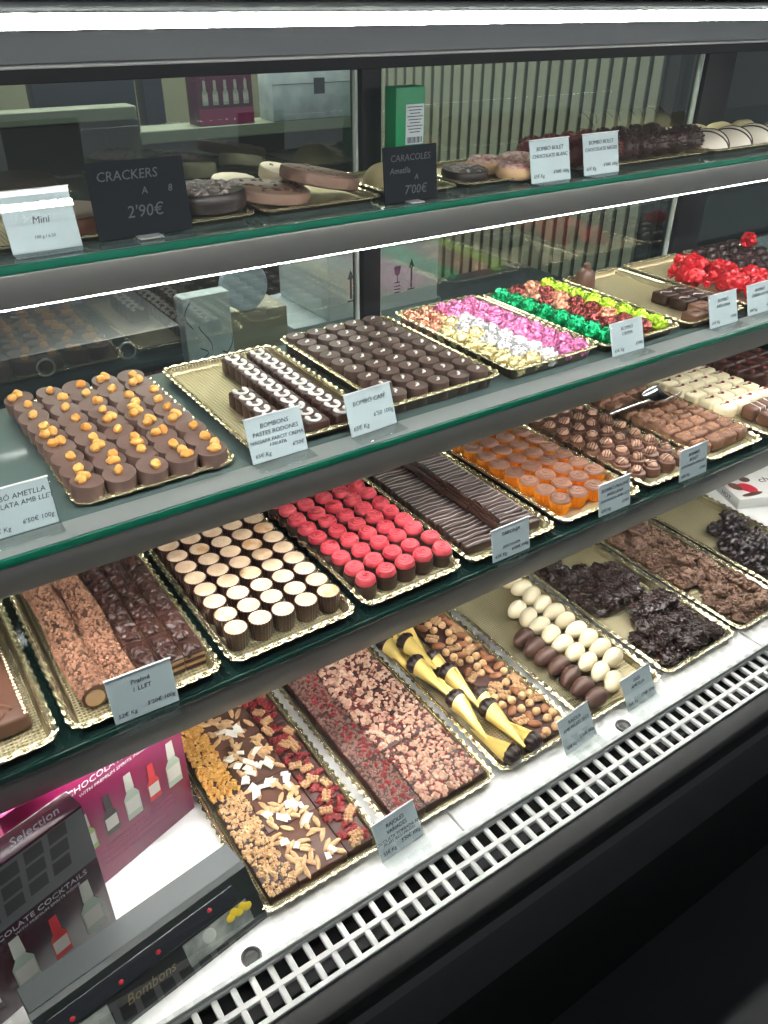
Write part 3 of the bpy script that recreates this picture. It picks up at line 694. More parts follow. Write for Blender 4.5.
for r, row in enumerate(PAT):
    for c, k in enumerate(row.split()):
        x = 0.845 + 0.0325 * c - 0.001 * r; y = 0.6955 + 0.0302 * r
        FO[k][random.randrange(3)].put((x, y, Z2 + 0.0022), R_(0, 6), k.replace('wine', 'dark wine') + ' foil sweet, green and lime tray, ' + rowcol(r, c, 4), 'sweet', group='green, wine and lime foil sweets', sc=R_(0.99, 1.04))
# single bell truffle and the squares at the front of its tray
b = MB(); b.lathe([(0.0165, 0), (0.0172, 0.001), (0.0165, 0.012), (0.0145, 0.022), (0.009, 0.028), (0.006, 0.030), (0.0055, 0.036), (0.003, 0.038), (0.0005, 0.0385)], 28)
o = obj('bell_chocolate', b, mat('bell_milk', (0.12, 0.057, 0.038), 0.45), loc=(1.018, 0.905, Z2 + 0.0022)); tag(o, 'bell-shaped milk chocolate standing alone at the back of the nearly empty tray', 'chocolate')
b = MB(); b.box((0, 0, 0.0085), (0.030, 0.030, 0.017), 0.0025, 3); t = MB(); t.tube([(-0.012 + 0.024 * i / 8, 0.004 * math.sin(i * .8), 0.0172) for i in range(9)], 0.0009, 5)
SQD = Proto('chocolate_square', b, DARK, [('white_dash', t, mat('grey_icing', (0.55, 0.5, 0.47), 0.4), 'pale icing dash')])
b = MB(); b.box((0, 0, 0.0085), (0.033, 0.026, 0.017), 0.0025, 3); t = MB(); t.tube([(-0.010 + 0.02 * i / 8, 0.002 * math.sin(i * .8), 0.0172) for i in range(9)], 0.0009, 5)
SQM = Proto('chocolate_square', b, MILK, [('ridge', t, MILK, None)])
for i, (x, y) in enumerate(((1.060, 0.775), (1.062, 0.742), (1.094, 0.775), (1.096, 0.742), (1.096, 0.709))):
    SQD.put((x, y, Z2 + 0.0022), R_(-.1, .1), 'dark chocolate square behind the far-right price cards, ' + ('rear left', 'front left', 'rear right', 'middle right', 'front right')[i], group='dark squares')
for i, (x, y) in enumerate(((1.060, 0.708), (1.022, 0.690), (1.058, 0.6805))):
    SQM.put((x, y, Z2 + 0.0022), R_(-.1, .1), 'milk chocolate square beside the lime foil sweets, ' + ('rear', 'front left', 'front right')[i], group='milk squares')
# red foil sweets
def redsweet(seed):
    b = MB(); b.blob((0, 0, 0.0125), (0.0185, 0.0155, 0.0135), (0, 0, 0), 28, 18, 0.35, 2.2, seed, flat=-0.0125)
    t = MB()
    for sx in (-1, 1): t.lathe([(0.0015, 0), (0.004, 0.003), (0.0085, 0.010), (0.0075, 0.0095), (0.003, 0.004)], 20, flute(7, 0.2), M=Matrix.Translation((sx * 0.0165, 0, 0.0125)) @ Matrix.Rotation(sx * PI / 2, 4, 'Y'))
    return Proto('red_foil_sweet', b, F_RED, [('twist_end', t, F_RED, None)], ang=50)
RS = [redsweet(i + 20) for i in range(3)]
REDPOS = [(1.164, 0.812), (1.222, 0.850), (1.232, 0.800), (1.190, 0.752), (1.244, 0.748), (1.195, 0.704), (1.248, 0.700)]
for i, (x, y) in enumerate(REDPOS):
    RS[i % 3].put((x, y, Z2 + 0.0022), R_(1.2, 1.9), 'red foil sweet lying alone left of the red heap' if i == 0 else 'crumpled red foil sweet in the heap behind the far-right price card', 'sweet', group='lone red foil sweet' if i == 0 else 'red foil sweets in the heap', sc=1.32)
b = MB(); b.lathe([(0.0125, 0), (0.0142, 0.002), (0.0145, 0.010), (0.011, 0.0175), (0.005, 0.0205), (0.0005, 0.021)], 24)
RD = Proto('round_chocolate', b, mat('glossy_dark_round', (0.03, 0.014, 0.012), 0.25))
for r in range(8):
    for c in range(4):
        RD.put((1.316 + 0.0325 * c, 0.70 + 0.0298 * r, Z2 + 0.0022), 0, 'dark round chocolate behind the red foil sweets, ' + rowcol(r, c, 4), group='dark round chocolates')
RS[0].put((1.392, 0.865, Z2 + 0.0235), 0.4, 'red foil sweet lying on the dark round chocolates at far right', 'sweet', sc=0.9)

# ------------------------------------------------------------------ highest shelf
def disc(name, r, h, m, loc, rot, label, bumps=0, bm_=None, amp=0.0, cat='chocolate disc', sink=0.0):
    b = MB(); b.lathe([(r * 0.93, 0), (r * 0.985, h * 0.12), (r, h * 0.55), (r * 0.985, h * 0.9), (r * 0.95, h), (r * 0.6, h * 1.02), (r * 0.05, h * 1.04)], 64, (lambda a, j: 1 + amp * math.sin(a * 11) * (1 if 0 < j < 5 else 0)))
    o = obj(name, b, m, loc=loc, rot=rot); tag(o, label, cat)
    if bumps:
        t = MB(); rs = random.Random(int(r * 9999) + bumps)
        for _ in range(bumps):
            a = rs.uniform(0, 6.28); q = r * 0.88 * rs.uniform(0, 1) ** 0.5
            t.blob((q * math.cos(a), q * math.sin(a), h * 1.02), (rs.uniform(.002, .005), rs.uniform(.002, .004), rs.uniform(.0008, .002)), (0, 0, rs.uniform(0, 3)), 8, 5, 0.4, 2, _)
        obj('nut_pieces', t, bm_, o)['kind'] = 'stuff'
    return o
zt = Z1 + 0.0024
disc('chocolate_disc', 0.047, 0.016, mat('terracotta_milk', (0.22, 0.09, 0.05), 0.45), (0.205, 0.868, zt), (0, 0, 0), 'plain brown disc behind the left white price card, partly hidden by black sign', amp=0.0)
disc('cake_disc', 0.0460, 0.020, mat('black_chocolate', (0.02, 0.012, 0.011), 0.4), (0.3445, 0.8455, Z1 + 0.0088), (0.0, 0, 0), 'thick dark disc with pitted nutty top right of the left black sign', 120, mat('grey_nut_flakes', (0.32, 0.27, 0.26), 0.6), cat='cake')
disc('chocolate_disc', 0.047, 0.013, MILKL, (0.424, 0.852, Z1 + 0.0090), (0.06, 0.10, 0.3), 'left of two large milk chocolate discs with almond bits, tilted', 26, MILKB)
disc('chocolate_disc', 0.046, 0.014, mat('milk_rosy', (0.235, 0.14, 0.10), 0.45, bump=(90, 0.8, 0.003)), (0.490, 0.852, Z1 + 0.0175), (0.05, 0.18, 0.2), 'right of two large milk chocolate discs, leaning on the other', 14, MILKL)
disc('white_disc', 0.026, 0.016, WHITEC, (0.412, 0.914, Z1 + 0.0060), (0.1, 0, 0.4), 'scalloped white chocolate disc behind the left milk disc', amp=0.02)
disc('white_disc', 0.028, 0.014, WHITEC, (0.474, 0.914, Z1 + 0.0120), (0.22, 0.1, 0.4), 'white chocolate disc with hollow behind the right milk disc', 4, MILKL)
b = MB(); b.blob((0, 0, 0.0), (0.030, 0.030, 0.024), (0, 0, 0), 28, 16, 0.04, 1.5, 3, flat=0.0)
o = obj('cream_dome', b, mat('cream_yellow', (0.78, 0.66, 0.36), 0.5), loc=(0.603, 0.880, zt)); tag(o, 'pale cream dome behind the black sign near the post', 'chocolate')
disc('chocolate_disc', 0.030, 0.014, mat('black_chocolate', (0.02, 0.012, 0.011), 0.4), (0.697, 0.842, zt), (0.05, 0, 0), 'dark disc with grey speckles right of the right black sign', 40, mat('grey_nut_flakes', (0.3, 0.2, 0.2), 0.6))
b = MB(); b.box((0, 0, 0), (0.001, 0.001, 0.001))
def ring(loc, label, m, rot=(0, 0, 0)):
    b = MB(); b.tube([(0.016 * math.cos(2 * PI * i / 28), 0.016 * math.sin(2 * PI * i / 28), 0.0095) for i in range(28)], 0.0095, 12, closed=True)
    o = obj('ring_biscuit', b, mat('biscuit', (0.62, 0.40, 0.22), 0.6), loc=loc, rot=rot); tag(o, label, 'biscuit')
    t = MB(); t.tube([(0.016 * math.cos(2 * PI * i / 28), 0.016 * math.sin(2 * PI * i / 28), 0.0125) for i in range(28)], 0.0078, 10, closed=True)
    obj('icing', t, m, o)['label'] = 'pink and white icing'
PKI = mat('pink_white_icing', (0.75, 0.60, 0.52), 0.5, var=((0.45, 0.16, 0.16), 160))
ring((0.752, 0.868, zt), 'pink-iced ring biscuit, left one behind the boxed price cards', PKI)
ring((0.806, 0.864, zt), 'pink-iced ring biscuit, right one behind the boxed price cards', PKI)
ring((0.757, 0.815, zt), 'pink-iced ring biscuit in front of the other rings', PKI)
def rough(seed, m):
    rs = random.Random(seed)
    b = MB(); b.blob((0, 0, 0.017), (0.020, 0.018, 0.017), (0, 0, 0), 20, 14, 0.12, 2, seed)
    t = MB()
    for _ in range(260):
        a = rs.uniform(0, 6.28); e = rs.uniform(-0.5, 1.57); d = Vector((math.cos(a) * math.cos(e), math.sin(a) * math.cos(e), math.sin(e)))
        t.tube([Vector((0, 0, 0.017)) + Vector((d.x * .0190, d.y * .0172, d.z * .0162)), Vector((0, 0, 0.017)) + Vector((d.x * .0222, d.y * .0202, d.z * .0192)) + Vector((rs.uniform(-.002, .002), rs.uniform(-.002, .002), rs.uniform(-.002, .002)))], [0.0012, 0.0008], 5)
    return Proto('rough_truffle', b, m, [('chocolate_vermicelli', t, m, None)])
RT = [rough(i, DARKM) for i in range(2)]; RTR = [rough(i + 5, mat('red_brown_vermicelli', (0.14, 0.035, 0.028), 0.5)) for i in range(2)]
for r in range(2):
    for c in range(8 - r * 0):
        red = c < (3 if r == 0 else 4)
        q = (RTR if red else RT)[(r + c) % 2]
        q.put(((0.880, 0.846)[r] + 0.0352 * c, 0.836 + 0.046 * r, Z1 + 0.0026), R_(0, 6), ('reddish' if red else 'black') + ' truffle ball in vermicelli, ' + ('front' if r == 0 else 'rear') + ' row, ' + rowcol(0, c, 8).split(', ')[1], 'truffle', group='rough truffle balls')
b = MB(); b.blob((0, 0, 0.0), (0.0290, 0.034, 0.027), (0, 0, 0), 32, 18, 0.0, flat=0.0)
t2 = MB()
for ya in (-0.30, 0.34):
    pts = []
    for i in range(29):
        a = PI * i / 28; u = Vector((ya * math.sin(a), math.cos(a), math.sin(a) * 0.94)).normalized()
        pts.append((u.x * 0.0292, u.y * 0.0342, max(0.0008, u.z * 0.0272)))
    t2.tube(pts, 0.0013, 6)
DOME = Proto('white_dome', b, mat('pale_grey_white', (0.74, 0.69, 0.58), 0.3), [('dark_stripe', t2, DARK, 'dark chocolate stripes')])
b = MB(); b.blob((0, 0, 0.0), (0.030, 0.026, 0.024), (0, 0, 0), 28, 16, 0.1, 1.6, 4, flat=0.0)
CREAMY = Proto('cream_biscuit', b, mat('cream_yellow', (0.78, 0.66, 0.36), 0.5))
for c in range(4):
    DOME.put((1.180 + 0.0585 * c, 0.842, zt), 0.35, 'white dome with dark stripes, ' + rowcol(0, c, 4).split(', ')[1] + ' on the highest shelf', group='striped white domes', tilt=(0.0, -0.10))
for c in range(4):
    CREAMY.put((1.170 + 0.062 * c, 0.904, zt), R_(0, 3), 'cream-yellow biscuit behind the striped white domes, ' + rowcol(0, c, 4).split(', ')[1], 'biscuit', 'cream biscuits')
# ------------------------------------------------------------------ the white deck
zb = ZB + 0.0023
def sliver(seed):
    b = MB(); b.blob((0, 0, 0), (0.0092, 0.0031, 0.0019), (0, 0, 0), 10, 6, 0.35, 1.8, seed); return b.mesh('almond_sliver', NUTP)
SLV = [sliver(i) for i in range(4)]
def coco(seed):
    rs = random.Random(seed); b = MB(); b.chip((0, 0, 0), (rs.uniform(.009, .018), rs.uniform(.006, .009), 0.0016), (0, 0, 0), jit=0.42); return b.mesh('coconut_chip', COCON)
CCO = [coco(i) for i in range(5)]
def walnut(seed):
    b = MB(); rs = random.Random(seed)
    for k in (-1, 1):
        for j in range(4): b.blob((-0.007 + 0.0046 * j, k * 0.0034 + rs.uniform(-.001, .001), 0.001), (0.0036, 0.0036, 0.0032), (0, 0, rs.uniform(0, 3)), 10, 7, 0.4, 2, seed + j)
    b.blob((0, 0, 0), (0.009, 0.002, 0.002), (0, 0, 0), 10, 6)
    return b.mesh('walnut_half', mat('walnut', (0.52, 0.31, 0.16), 0.55, bump=(400, 0.5, 0.001)))
WNT = [walnut(i * 5) for i in range(3)]
def pmesh(name, m, fn): b = MB(); fn(b); return b.mesh(name, m)
HZN = [pmesh('hazelnut', NUTP, lambda b, i=i: b.blob((0, 0, 0), (0.0062, 0.0058, 0.0056), (0, 0, 0), 12, 8, 0.15, 1.5, i)) for i in range(2)]
ALM = [pmesh('almond', NUTB, lambda b, i=i: b.blob((0, 0, 0), (0.0105, 0.0058, 0.0040), (0, 0, 0), 14, 8, 0.12, 1.5, i)) for i in range(2)]
CRB = [pmesh('cranberry', CRAN, lambda b, i=i: b.blob((0, 0, 0), (0.0052, 0.0042, 0.0030), (0, 0, 0), 10, 7, 0.5, 2.2, i)) for i in range(3)]
def kid(name, meshes, parent, loc, rot):
    o = bpy.data.objects.new(name, random.choice(meshes)); COL.objects.link(o); o.parent = parent; o.location = loc; o.rotation_euler = rot; return o
def crumbs(name, parent, w, d, h, n, size, m, seed, edge=0.97):
    rs = random.Random(seed); b = MB()
    for _ in range(n):
        s = rs.uniform(0.45, 1.35) * size
        b.chip((rs.uniform(-w / 2, w / 2) * edge, rs.uniform(-d / 2, d / 2) * edge, h + s * 0.15), (s * 1.25, s, s * 0.75), (rs.uniform(-.6, .6), rs.uniform(-.6, .6), rs.uniform(0, 3)))
    o = obj(name, b, m, parent, ang=25); o['kind'] = 'stuff'; return o
def slab(w, d, h, loc, label, m=None, group=None, rot=0.0):
    b = MB(); b.box((0, 0, h / 2), (w, d, h), 0.0014, 2)
    for _ in range(0): pass
    o = obj('bark_slab', b, m or MILKB, loc=loc, rot=(0, 0, rot)); tag(o, label, 'chocolate bark', group); return o
SH = 0.016
RW = ('front', 'second', 'third', 'fourth', 'rearmost')
y0s = [0.473 + 0.0708 * i for i in range(5)]
MB_MILK = mat('bark_milk', (0.13, 0.06, 0.042), 0.4, bump=(120, 0.15, 0.001)); MB_DARK = mat('bark_dark', (0.075, 0.034, 0.028), 0.4, bump=(120, 0.2, 0.001))
for r in range(5):
    yc = y0s[r] + 0.035; d = 0.0702
    # crumb strip
    s = slab(0.034, d, SH, (0.199, yc, zb), RW[r] + ' narrow bark slab covered in ' + ('amber' if r > 1 else 'pale') + ' crumbs, left edge of tray', MB_DARK)
    if r > 1: crumbs('amber_crumbs', s, 0.034, d, SH, 230, 0.0046, AMBER, r)
    else:
        crumbs('nut_crumbs', s, 0.034, d, SH, 230, 0.0038, mat('pale_nut_crumb', (0.66, 0.45, 0.25), 0.6, var=((0.5, 0.28, 0.12), 150)), r)
        crumbs('seed_sprinkle', s, 0.034, d, SH, 220, 0.0019, POPPY, r + 40)
    # almond and coconut slab
    s = slab(0.062, d, SH - 0.001, (0.2478, yc, zb), RW[r] + ' wide bark slab with almond slivers and coconut chips', MB_MILK)
    for k in range(30):
        if r == 0: x = R_(-0.029, 0.029)
        else: x = R_(-0.029, 0.024)
        kid('almond_sliver', SLV, s, (x, R_(-0.032, 0.032), SH + 0.0006), (R_(-.15, .15), R_(-.25, .25), R_(0, 6)))
    for k in range((5, 13, 14, 6, 4)[r]):
        kid('coconut_chip', CCO, s, (R_(-0.022, 0.027), R_(-0.030, 0.030), SH + 0.0028), (R_(-.3, .3), R_(-.3, .3), R_(0, 6)))
    # cranberry and walnut slab
    s = slab(0.033, d, SH - 0.0005, (0.2960, yc, zb), RW[r] + ' narrow bark slab with red cranberries and walnut pieces', MB_DARK)
    for k in range(34): kid('cranberry', CRB, s, (R_(-0.015, 0.015), R_(-0.032, 0.032), SH + 0.0006), (R_(-.4, .4), R_(-.4, .4), R_(0, 6)))
    for k in range(6): 
        w = kid('walnut_piece', WNT, s, (R_(-0.013, 0.013), R_(-0.031, 0.031), SH + 0.0030), (R_(-.3, .3), R_(-.3, .3), R_(0, 6))); w.scale = (0.8, 0.75, 0.8)
# pink-brown crumb bark
for r in range(4):
    d = 0.0945; yc = 0.473 + 0.0472 + 0.0952 * r
    for c, (xc, w) in enumerate(((0.3675, 0.040), (0.4110, 0.045), (0.4555, 0.042))):
        nm = ('front', 'second', 'third', 'rearmost')[r] + ' bark slab ' + ('with red berry bits over dark crumbs, left column', 'with chopped pale nuts, centre column', 'with fine pale nut crumbs, right column')[c]
        s = slab(w, d, SH, (xc, yc, zb), nm, MB_DARK)
        if c == 0:
            crumbs('fine_crumbs', s, w, d, SH, 520, 0.0024, mat('rosy_fine_crumb', (0.26, 0.14, 0.115), 0.6), r + 10)
            for k in range(26): kid('cranberry', CRB, s, (0.004 + R_(-0.013, 0.014), R_(-0.045, 0.045), SH + 0.0005), (R_(-.4, .4), R_(-.4, .4), R_(0, 6))).scale = (0.75, 0.75, 0.7)
        elif c == 1:
            crumbs('chopped_nuts', s, w, d, SH, 125, 0.0056, NUTK, r + 20); crumbs('red_crumbs', s, w, d, SH, 160, 0.0028, CRAN, r + 60); crumbs('fine_crumbs', s, w, d, SH, 260, 0.0022, mat('rosy_fine_crumb', (0.26, 0.14, 0.115), 0.6), r + 80)
        else:
            crumbs('chopped_nuts', s, w, d, SH, 250, 0.0036, NUTK, r + 30); crumbs('red_crumbs', s, w, d, SH, 120, 0.0024, CRAN, r + 70)
# nut slabs behind the cones
for r in range(4):
    d = 0.0945; yc = 0.473 + 0.0472 + 0.0952 * r; w = 0.058
    s = slab(w, d, 0.010, (0.5935, yc, zb), ('front', 'second', 'third', 'rearmost')[r] + ' dark slab studded with walnuts, almonds and hazelnuts, right of the gold cones', MB_DARK)
    for i in range(4):
        for j in range(6):
            x = -0.0215 + 0.0145 * i + R_(-.003, .003); y = -0.039 + 0.0156 * j + R_(-.003, .003)
            q = random.random()
            if q < 0.30: kid('walnut_half', WNT, s, (x, y, 0.0125), (R_(-.3, .3), R_(-.3, .3), R_(0, 6)))
            elif q < 0.58: kid('almond', ALM, s, (x, y, 0.0125), (R_(-.25, .25), R_(-.25, .25), R_(0, 6)))
            elif q < 0.92: kid('hazelnut', HZN, s, (x, y, 0.0135), (0, 0, R_(0, 6)))
# gold paper cones
def cone(seed):
    rs = random.Random(seed); Lc = 0.066; R0 = 0.0128
    b = MB(); vs = []; fs = []; n = 28; K = 8
    for j in range(K + 1):
        t = j / K; r = 0.0009 + (R0 - 0.0009) * t
        for i in range(n):
            a = 2 * PI * i / n; lip = 0.0035 * math.cos(a - 0.5) if j == K else 0
            rr = r * (1 + 0.012 * math.sin(3 * a + j))
            vs.append((rr * math.cos(a), Lc * t + lip, rr * math.sin(a)))
    for j in range(K):
        for i in range(n): fs.append((j * n + i, (j + 1) * n + i, (j + 1) * n + (i + 1) % n, j * n + (i + 1) % n))
    for i in range(n):
        a = 2 * PI * i / n; rr = R0 * 0.93; vs.append((rr * math.cos(a), Lc - 0.004 + 0.003 * math.cos(a - .5), rr * math.sin(a)))
    for i in range(n): fs.append((K * n + i, (K + 1) * n + i, (K + 1) * n + (i + 1) % n, K * n + (i + 1) % n))
    fs.append(tuple(range(n)))
    b.add(vs, fs)
    # overlapping seam of the rolled paper
    b.tube([(0.0009 + (R0) * t * math.cos(0.9 + 0.5 * t), Lc * t, (0.0012 + R0 * t) * math.sin(0.9 + 0.5 * t)) for t in [k / 10 for k in range(11)]], 0.0006, 5)
    f = MB()
    f.lathe([(0.0096, -0.003), (0.0108, 0.004), (0.0136, 0.0090), (0.0138, 0.0130), (0.0115, 0.0180), (0.0065, 0.0218), (0.0006, 0.0228)], 60, lambda a, j: 1 + 0.09 * math.cos(10 * a + 0.5 * j) * (1 if j > 1 else 0), M=Matrix.Translation((0, Lc - 0.004, 0)) @ Matrix.Rotation(-PI / 2, 4, 'X'))
    return Proto('paper_cone', b, CONEP, [('chocolate_filling', f, mat('piped_dark', (0.025, 0.012, 0.01), 0.35), 'piped dark chocolate filling')], ang=60)
CN = [cone(i) for i in range(2)]
# mouth, tip, layer
CONES = [((0.541, 0.737), (0.535, 0.671), 1, 'upper cone nearest the glass shelf, filling showing'), ((0.5245, 0.700), (0.530, 0.634), 1, 'second upper cone from the back, filling showing'), ((0.510, 0.655), (0.514, 0.589), 1, 'left-edge upper cone, third filling from the back'),
         ((0.5455, 0.664), (0.549, 0.598), 0, 'lower cone against the nut slab, middle of tray'), ((0.537, 0.617), (0.534, 0.551), 1, 'upper cone in the middle of the tray'), ((0.514, 0.572), (0.507, 0.506), 1, 'upper left cone with tip to the front'),
         ((0.554, 0.570), (0.549, 0.504), 0, 'lower right cone beside the front nut slab'), ((0.540, 0.535), (0.5385, 0.469), 1, 'upper cone with tip at the tray front'), ((0.5215, 0.478), (0.515, 0.544), 0, 'front cone with filling facing the front rim'),
         ((0.5575, 0.480), (0.556, 0.546), 0, 'front cone beside the nut slab, filling facing front'), ((0.5085, 0.730), (0.511, 0.664), 0, 'rear left lower cone'), ((0.5265, 0.7555), (0.518, 0.690), 0, 'rearmost lower cone under the glass shelf'), ((0.531, 0.630), (0.530, 0.564), 0, 'lower cone hidden beneath the middle cones')]
for k, (m_, t_, lay, lab) in enumerate(CONES):
    dx, dy = m_[0] - t_[0], m_[1] - t_[1]
    zt0 = zb + (0.0015 if lay == 0 else 0.0240) ; zm0 = zb + (0.0135 if lay == 0 else 0.0285)
    L_ = math.hypot(dx, dy)
    o = CN[k % 2].put((t_[0], t_[1], zt0), math.atan2(-dx, dy), 'gold paper cone, ' + lab, 'sweet cone', 'gold paper cones')
    o.rotation_euler = Euler((math.atan2(zm0 - zt0, L_), 0, math.atan2(-dx, dy)))
# eggs
b = MB()
vs = []; fs = []; nu, nv = 24, 16
for j in range(nv + 1):
    th = PI * j / nv
    for i in range(nu):
        ph = 2 * PI * i / nu; k = 1 - 0.13 * math.cos(th)
        vs.append((0.0198 * -math.cos(th), 0.0126 * math.sin(th) * math.cos(ph) * k, 0.0128 * math.sin(th) * math.sin(ph) * k + 0.0146))
for j in range(nv):
    for i in range(nu): fs.append((j * nu + i, (j + 1) * nu + i, (j + 1) * nu + (i + 1) % nu, j * nu + (i + 1) % nu))
b.add(vs, fs)
EGW = Proto('chocolate_egg', b, WHITEC, ang=None); 
EGB = Proto('chocolate_egg', EGW.root.data.copy(), None); EGB.root.data.materials.clear(); EGB.root.data.materials.append(mat('egg_milk', (0.10, 0.048, 0.035), 0.4, bump=(120, 0.15, 0.001)))
for i in range(7):
    EGB.put((0.6835 + R_(-.002, .002), 0.484 + 0.0242 * i, zb), R_(-.25, .25) + 0.25, 'milk chocolate egg in the left column, ' + ('front' if i == 0 else ORD[i] + ' from front'), 'chocolate egg', 'brown chocolate eggs', sc=1.02)
for i in range(9):
    EGW.put((0.7235 + R_(-.001, .001) + 0.0012 * (4 - i) * 0.5, 0.492 + 0.0240 * i, zb), R_(-.3, .3) + 0.2, 'white chocolate egg in the middle column, ' + ('front' if i == 0 else ORD[i] + ' from front'), 'chocolate egg', 'white chocolate eggs', sc=R_(0.96, 1.02))
for i in range(10):
    EGW.put((0.7630 + R_(-.001, .001), 0.526 + 0.0243 * i, zb), R_(-.3, .3) + 0.2, 'white chocolate egg in the right column, ' + ('front' if i == 0 else ORD[i] + ' from front'), 'chocolate egg', 'white chocolate eggs', sc=R_(0.96, 1.02))
# clusters
def cluster(seed, m, kind):
    rs = random.Random(seed); b = MB()
    b.blob((0, 0, 0.008), (0.015, 0.013, 0.008), (0, 0, 0), 14, 9, 0.5, 2.2, seed)
    if kind == 'sliver':
        for _ in range(46):
            a = rs.uniform(0, 6.28); q = 0.014 * rs.uniform(0, 1) ** .5
            b.blob((q * math.cos(a), q * math.sin(a), 0.004 + rs.uniform(0.003, 0.0145) * (1 - (q / 0.022) ** 2)), (rs.uniform(.004, .007), rs.uniform(.0016, .0026), rs.uniform(.0012, .0022)), (rs.uniform(-.7, .7), rs.uniform(-.7, .7), rs.uniform(0, 3.1)), 8, 5, 0.3, 1.6, _)
    elif kind == 'flake':
        for _ in range(40):
            a = rs.uniform(0, 6.28); q = 0.013 * rs.uniform(0, 1) ** .5
            b.blob((q * math.cos(a), q * math.sin(a), 0.004 + rs.uniform(0.003, 0.014) * (1 - (q / 0.022) ** 2)), (rs.uniform(.0032, .0052), rs.uniform(.0026, .0038), rs.uniform(.0016, .0026)), (rs.uniform(-.8, .8), rs.uniform(-.8, .8), rs.uniform(0, 3.1)), 8, 6, 0.5, 2.0, _)
    else:
        for _ in range(9):
            a = rs.uniform(0, 6.28); q = 0.0105 * rs.uniform(0, 1) ** .5
            b.blob((q * math.cos(a), q * math.sin(a), 0.006 + rs.uniform(0.0, 0.009)), (0.0068, 0.0062, 0.0060), (rs.uniform(-.8, .8), 0, rs.uniform(0, 3.1)), 14, 9, 0.2, 1.5, _)
    return Proto('chocolate_cluster', b, m, ang=60)
CLD = [cluster(i, mat('cluster_dark', (0.034, 0.017, 0.014), 0.27, bump=(400, 0.4, 0.001)), 'sliver') for i in range(4)]
CLM = [cluster(i + 9, mat('cluster_milk', (0.165, 0.088, 0.055), 0.42, bump=(400, 0.4, 0.001)), 'flake') for i in range(4)]
CLR = [cluster(i + 19, mat('cluster_black', (0.022, 0.013, 0.014), 0.3, bump=(200, 0.2, 0.001)), 'round') for i in range(3)]
def heap(protos, pts, label, group, zbase, top=0.6):
    """two layers of clusters over a list of tray spots"""
    for (x, y) in pts:
        protos[random.randrange(len(protos))].put((x + R_(-.003, .003), y + R_(-.003, .003), zbase), R_(0, 6), label, 'chocolate cluster', group, sc=R_(0.9, 1.08))
    for i in range(len(pts) - 1):
        a, c = pts[i], pts[i + 1]
        if math.hypot(a[0] - c[0], a[1] - c[1]) < 0.04 and random.random() < top:
            protos[random.randrange(len(protos))].put(((a[0] + c[0]) / 2, (a[1] + c[1]) / 2, zbase + 0.0135), R_(0, 6), label, 'chocolate cluster', group, tilt=(R_(-.25, .25), R_(-.25, .25)), sc=R_(0.9, 1.05))
pts = [(x, y) for y in (0.485, 0.511, 0.537) for x in (0.834, 0.860, 0.886, 0.912, 0.938)]
pts += [(x, 0.563) for x in (0.868, 0.894, 0.920, 0.944)] + [(x, 0.589) for x in (0.888, 0.914, 0.940)] + [(x, 0.615) for x in (0.838, 0.864, 0.890, 0.916)]
pts += [(x, 0.641) for x in (0.830, 0.856, 0.882, 0.908, 0.932)] + [(x, 0.667) for x in (0.828, 0.854, 0.880, 0.906, 0.930)] + [(x, 0.693) for x in (0.832, 0.858, 0.884, 0.910)] + [(x, 0.719) for x in (0.834, 0.86)] + [(x, 0.742) for x in (0.834,)]
heap(CLD, pts, 'dark almond-sliver cluster in the black heap right of the white eggs', 'dark almond clusters', zb)
pts = [(x, y) for y in (0.484, 0.510, 0.536) for x in (1.004, 1.030, 1.056, 1.078)]
pts += [(x, 0.562) for x in (1.026, 1.052, 1.078)] + [(x, 0.590) for x in (0.998, 1.018, 1.044, 1.072)]
pts += [(x, y) for y in (0.616, 0.642, 0.668, 0.694, 0.720, 0.744) for x in (0.998, 1.022, 1.048, 1.074)]
heap(CLM, pts, 'milk chocolate flake cluster in the brown heap beside the black clusters', 'milk chocolate clusters', zb)
pts = [(x, y) for y in (0.484, 0.510, 0.536, 0.562, 0.588, 0.612) for x in (1.144, 1.170, 1.196, 1.222)] + [(x, y) for y in (0.637, 0.662) for x in (1.176, 1.200, 1.224)]
heap(CLR, pts, 'black round-nut cluster in the far-right deck tray', 'black round clusters', zb)

